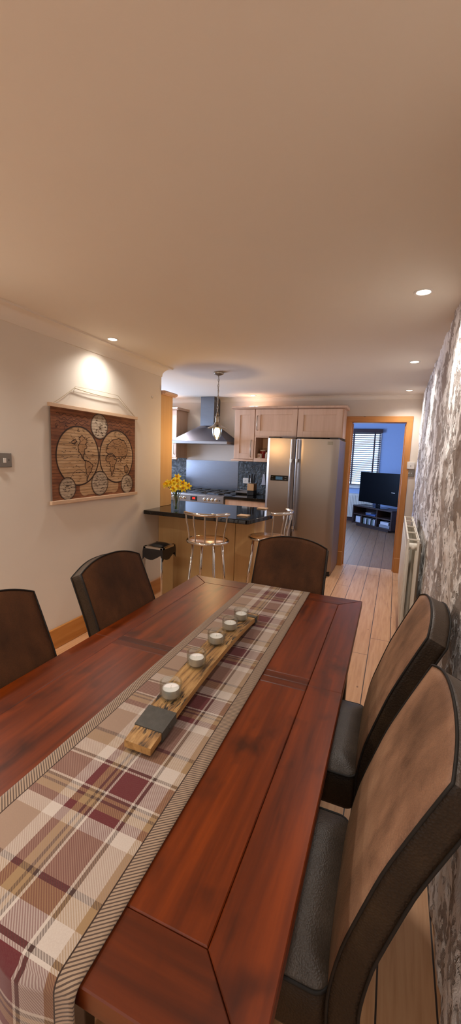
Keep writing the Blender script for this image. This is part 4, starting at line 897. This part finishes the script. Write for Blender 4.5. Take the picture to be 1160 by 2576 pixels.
# ------------------------------------------------------------------ pendant lamp
PX, PY = -1.772, 3.91
pl = thing('pendant_lamp', 'nickel chain pendant lamp with glass shade hanging over the breakfast bar', 'pendant lamp', (PX, PY, H))
B().lathe([(.052, H), (.054, H - .008), (.05, H - .02), (.022, H - .032), (.01, H - .035)], (PX, PY, 0), 28).build('ceiling_rose', 'satin_nickel', pl, smooth=40)
b = B(); z = H - .036; k = 0
while z > 1.905:
    pts = []
    for i in range(12):
        a = 2 * PI * i / 12; h = .008 * math.cos(a); v = .017 * math.sin(a); pts.append((PX + (h if k % 2 else .002 * math.sin(k)), PY + (0 if k % 2 else h), z - .017 + v))
    b.tube(pts, .0022, 6, closed=True); z -= .0275; k += 1
b.tube([(PX + .004 * math.sin(i * 1.1), PY + .004 * math.cos(i * 1.3), H - .03 - (H - .03 - 1.9) * i / 16) for i in range(17)], .0028, 6)
b.build('chain', 'satin_nickel', pl, smooth=80)
B().lathe([(.006, 1.905), (.014, 1.9), (.016, 1.885), (.012, 1.88), (.026, 1.872), (.027, 1.862), (.02, 1.86), (.02, 1.815), (.028, 1.812), (.03, 1.8), (.04, 1.79), (.042, 1.78), (.02, 1.779)], (PX, PY, 0), 24).build('lamp_holder', 'satin_nickel', pl, smooth=35)
B().lathe([(.03, 1.79), (.05, 1.782), (.075, 1.768), (.098, 1.756), (.099, 1.752), (.07, 1.763), (.03, 1.776)], (PX, PY, 0), 36, cap=False).build('lamp_shade', 'satin_nickel', pl, smooth=40)
B().lathe([(.05, 1.77), (.052, 1.74), (.049, 1.70), (.038, 1.665), (.02, 1.643), (.006, 1.635), (.001, 1.634)], (PX, PY, 0), 28, cap=False).build('glass_jar', 'clear_glass', pl, smooth=60).modifiers.new('solid', 'SOLIDIFY').thickness = .002
B().lathe([(.012, 1.775), (.018, 1.762), (.029, 1.735), (.031, 1.715), (.024, 1.685), (.012, 1.665), (.003, 1.658)], (PX, PY, 0), 20).build('bulb', 'bulb_glow', pl, smooth=60, label='glowing warm bulb')

# ------------------------------------------------------------------ recessed ceiling lights
DL = [(-2.078, 2.612, 'above the wall map'), (.05, 2.331, 'by the stone wall, largest in view'), (.066, 3.87, 'by the stone wall, middle of its row'), (.063, 5.37, 'by the stone wall, closest to the doorway'), (-1.948, 5.491, 'in front of the tall wall cabinet')]
for x, y, wh in DL:
    d = thing('ceiling_downlight', 'round recessed white downlight in the ceiling ' + wh, 'downlight', (x, y, H), 0, 'recessed ceiling downlights')
    B().lathe([(.032, H + .0), (.034, H - .004), (.043, H - .005), (.045, H - .0005)], (x, y, 0), 32, cap=False).build('trim_ring', 'white_paint', d, smooth=50)
    B().lathe([(.001, H - .0022), (.033, H - .0022)], (x, y, 0), 32, cap=False).build('lens', 'lens_glow', d)
def spot(x, y, z, power, size=140, blend=1.0, col=(1, .945, .88), rad=.05):
    l = bpy.data.lights.new('ceiling_spot_beam', 'SPOT'); l.energy = power; l.spot_size = math.radians(size); l.spot_blend = blend; l.color = col; l.shadow_soft_size = rad
    o = bpy.data.objects.new('ceiling_spot_beam', l); o.location = (x, y, z); COL.objects.link(o)
for x, y, _ in DL: spot(x, y, H - .01, 48 if x > -2 else 30)
for x, y, p in ((.05, .80, 18), (.05, -.7, 45), (-2.078, 1.08, 75), (-2.078, -.45, 70), (-1.0, .2, 62), (-1.0, -1.2, 65), (-3.2, 5.3, 60)): spot(x, y, H - .01, p)  # unseen ceiling spots added to light the near room and kitchen
def area(name, loc, rot, sx, sy, power, col):
    l = bpy.data.lights.new(name, 'AREA'); l.shape = 'RECTANGLE'; l.size = sx; l.size_y = sy; l.energy = power; l.color = col
    o = bpy.data.objects.new(name, l); o.location = loc; o.rotation_euler = rot; COL.objects.link(o)
area('kitchen_window_daylight', (-4.06, 4.6, 1.58), (0, -PI / 2, 0), 1.0, 1.5, 55, (.50, .67, 1))
area('tvroom_blue_fill', (-2.9, 7.2, 1.5), (0, -PI / 2, 0), 1.3, 1.4, 120, (.36, .55, 1))  # unseen fill lamp added to turn the TV room blue, no window there
area('tvroom_window_daylight', (-1.0, YF + .2, 1.5), (-PI / 2, 0, 0), 1.2, 1.2, 12, (.45, .65, 1))
l = bpy.data.lights.new('pendant_glow', 'POINT'); l.energy = 8; l.color = (1, .62, .28); l.shadow_soft_size = .03
o = bpy.data.objects.new('pendant_glow', l); o.location = (PX, PY, 1.60); COL.objects.link(o)

# ------------------------------------------------------------------ world, camera, view
wd = bpy.data.worlds.new('World'); bpy.context.scene.world = wd; wd.use_nodes = True
wd.node_tree.nodes['Background'].inputs[0].default_value = (1, .97, .93, 1); wd.node_tree.nodes['Background'].inputs[1].default_value = 1.0
yaw, pitch, roll, f = .385373, -.140575, .0363157, 1010.6
fw = Vector((-math.sin(yaw) * math.cos(pitch), math.cos(yaw) * math.cos(pitch), math.sin(pitch)))
rt_ = Vector((math.cos(yaw), math.sin(yaw), 0)); up = rt_.cross(fw)
r2 = rt_ * math.cos(roll) + up * math.sin(roll); u2 = -rt_ * math.sin(roll) + up * math.cos(roll)
cam = bpy.data.cameras.new('Camera'); co = bpy.data.objects.new('Camera', cam); COL.objects.link(co)
co.matrix_world = Matrix(((r2.x, u2.x, -fw.x, 0), (r2.y, u2.y, -fw.y, 0), (r2.z, u2.z, -fw.z, 1.48), (0, 0, 0, 1)))
cam.sensor_fit = 'VERTICAL'; cam.sensor_height = 36; cam.lens = 36 * f / 2576; cam.clip_start = .02; cam.clip_end = 60
sc = bpy.context.scene; sc.camera = co
sc.view_settings.view_transform = 'Standard'; sc.view_settings.look = 'None'; sc.view_settings.exposure = .28
sc.cycles.use_denoising = True; sc.cycles.max_bounces = 10; sc.cycles.diffuse_bounces = 6
sc.cycles.sample_clamp_indirect = 6; sc.cycles.caustics_reflective = False; sc.cycles.caustics_refractive = False
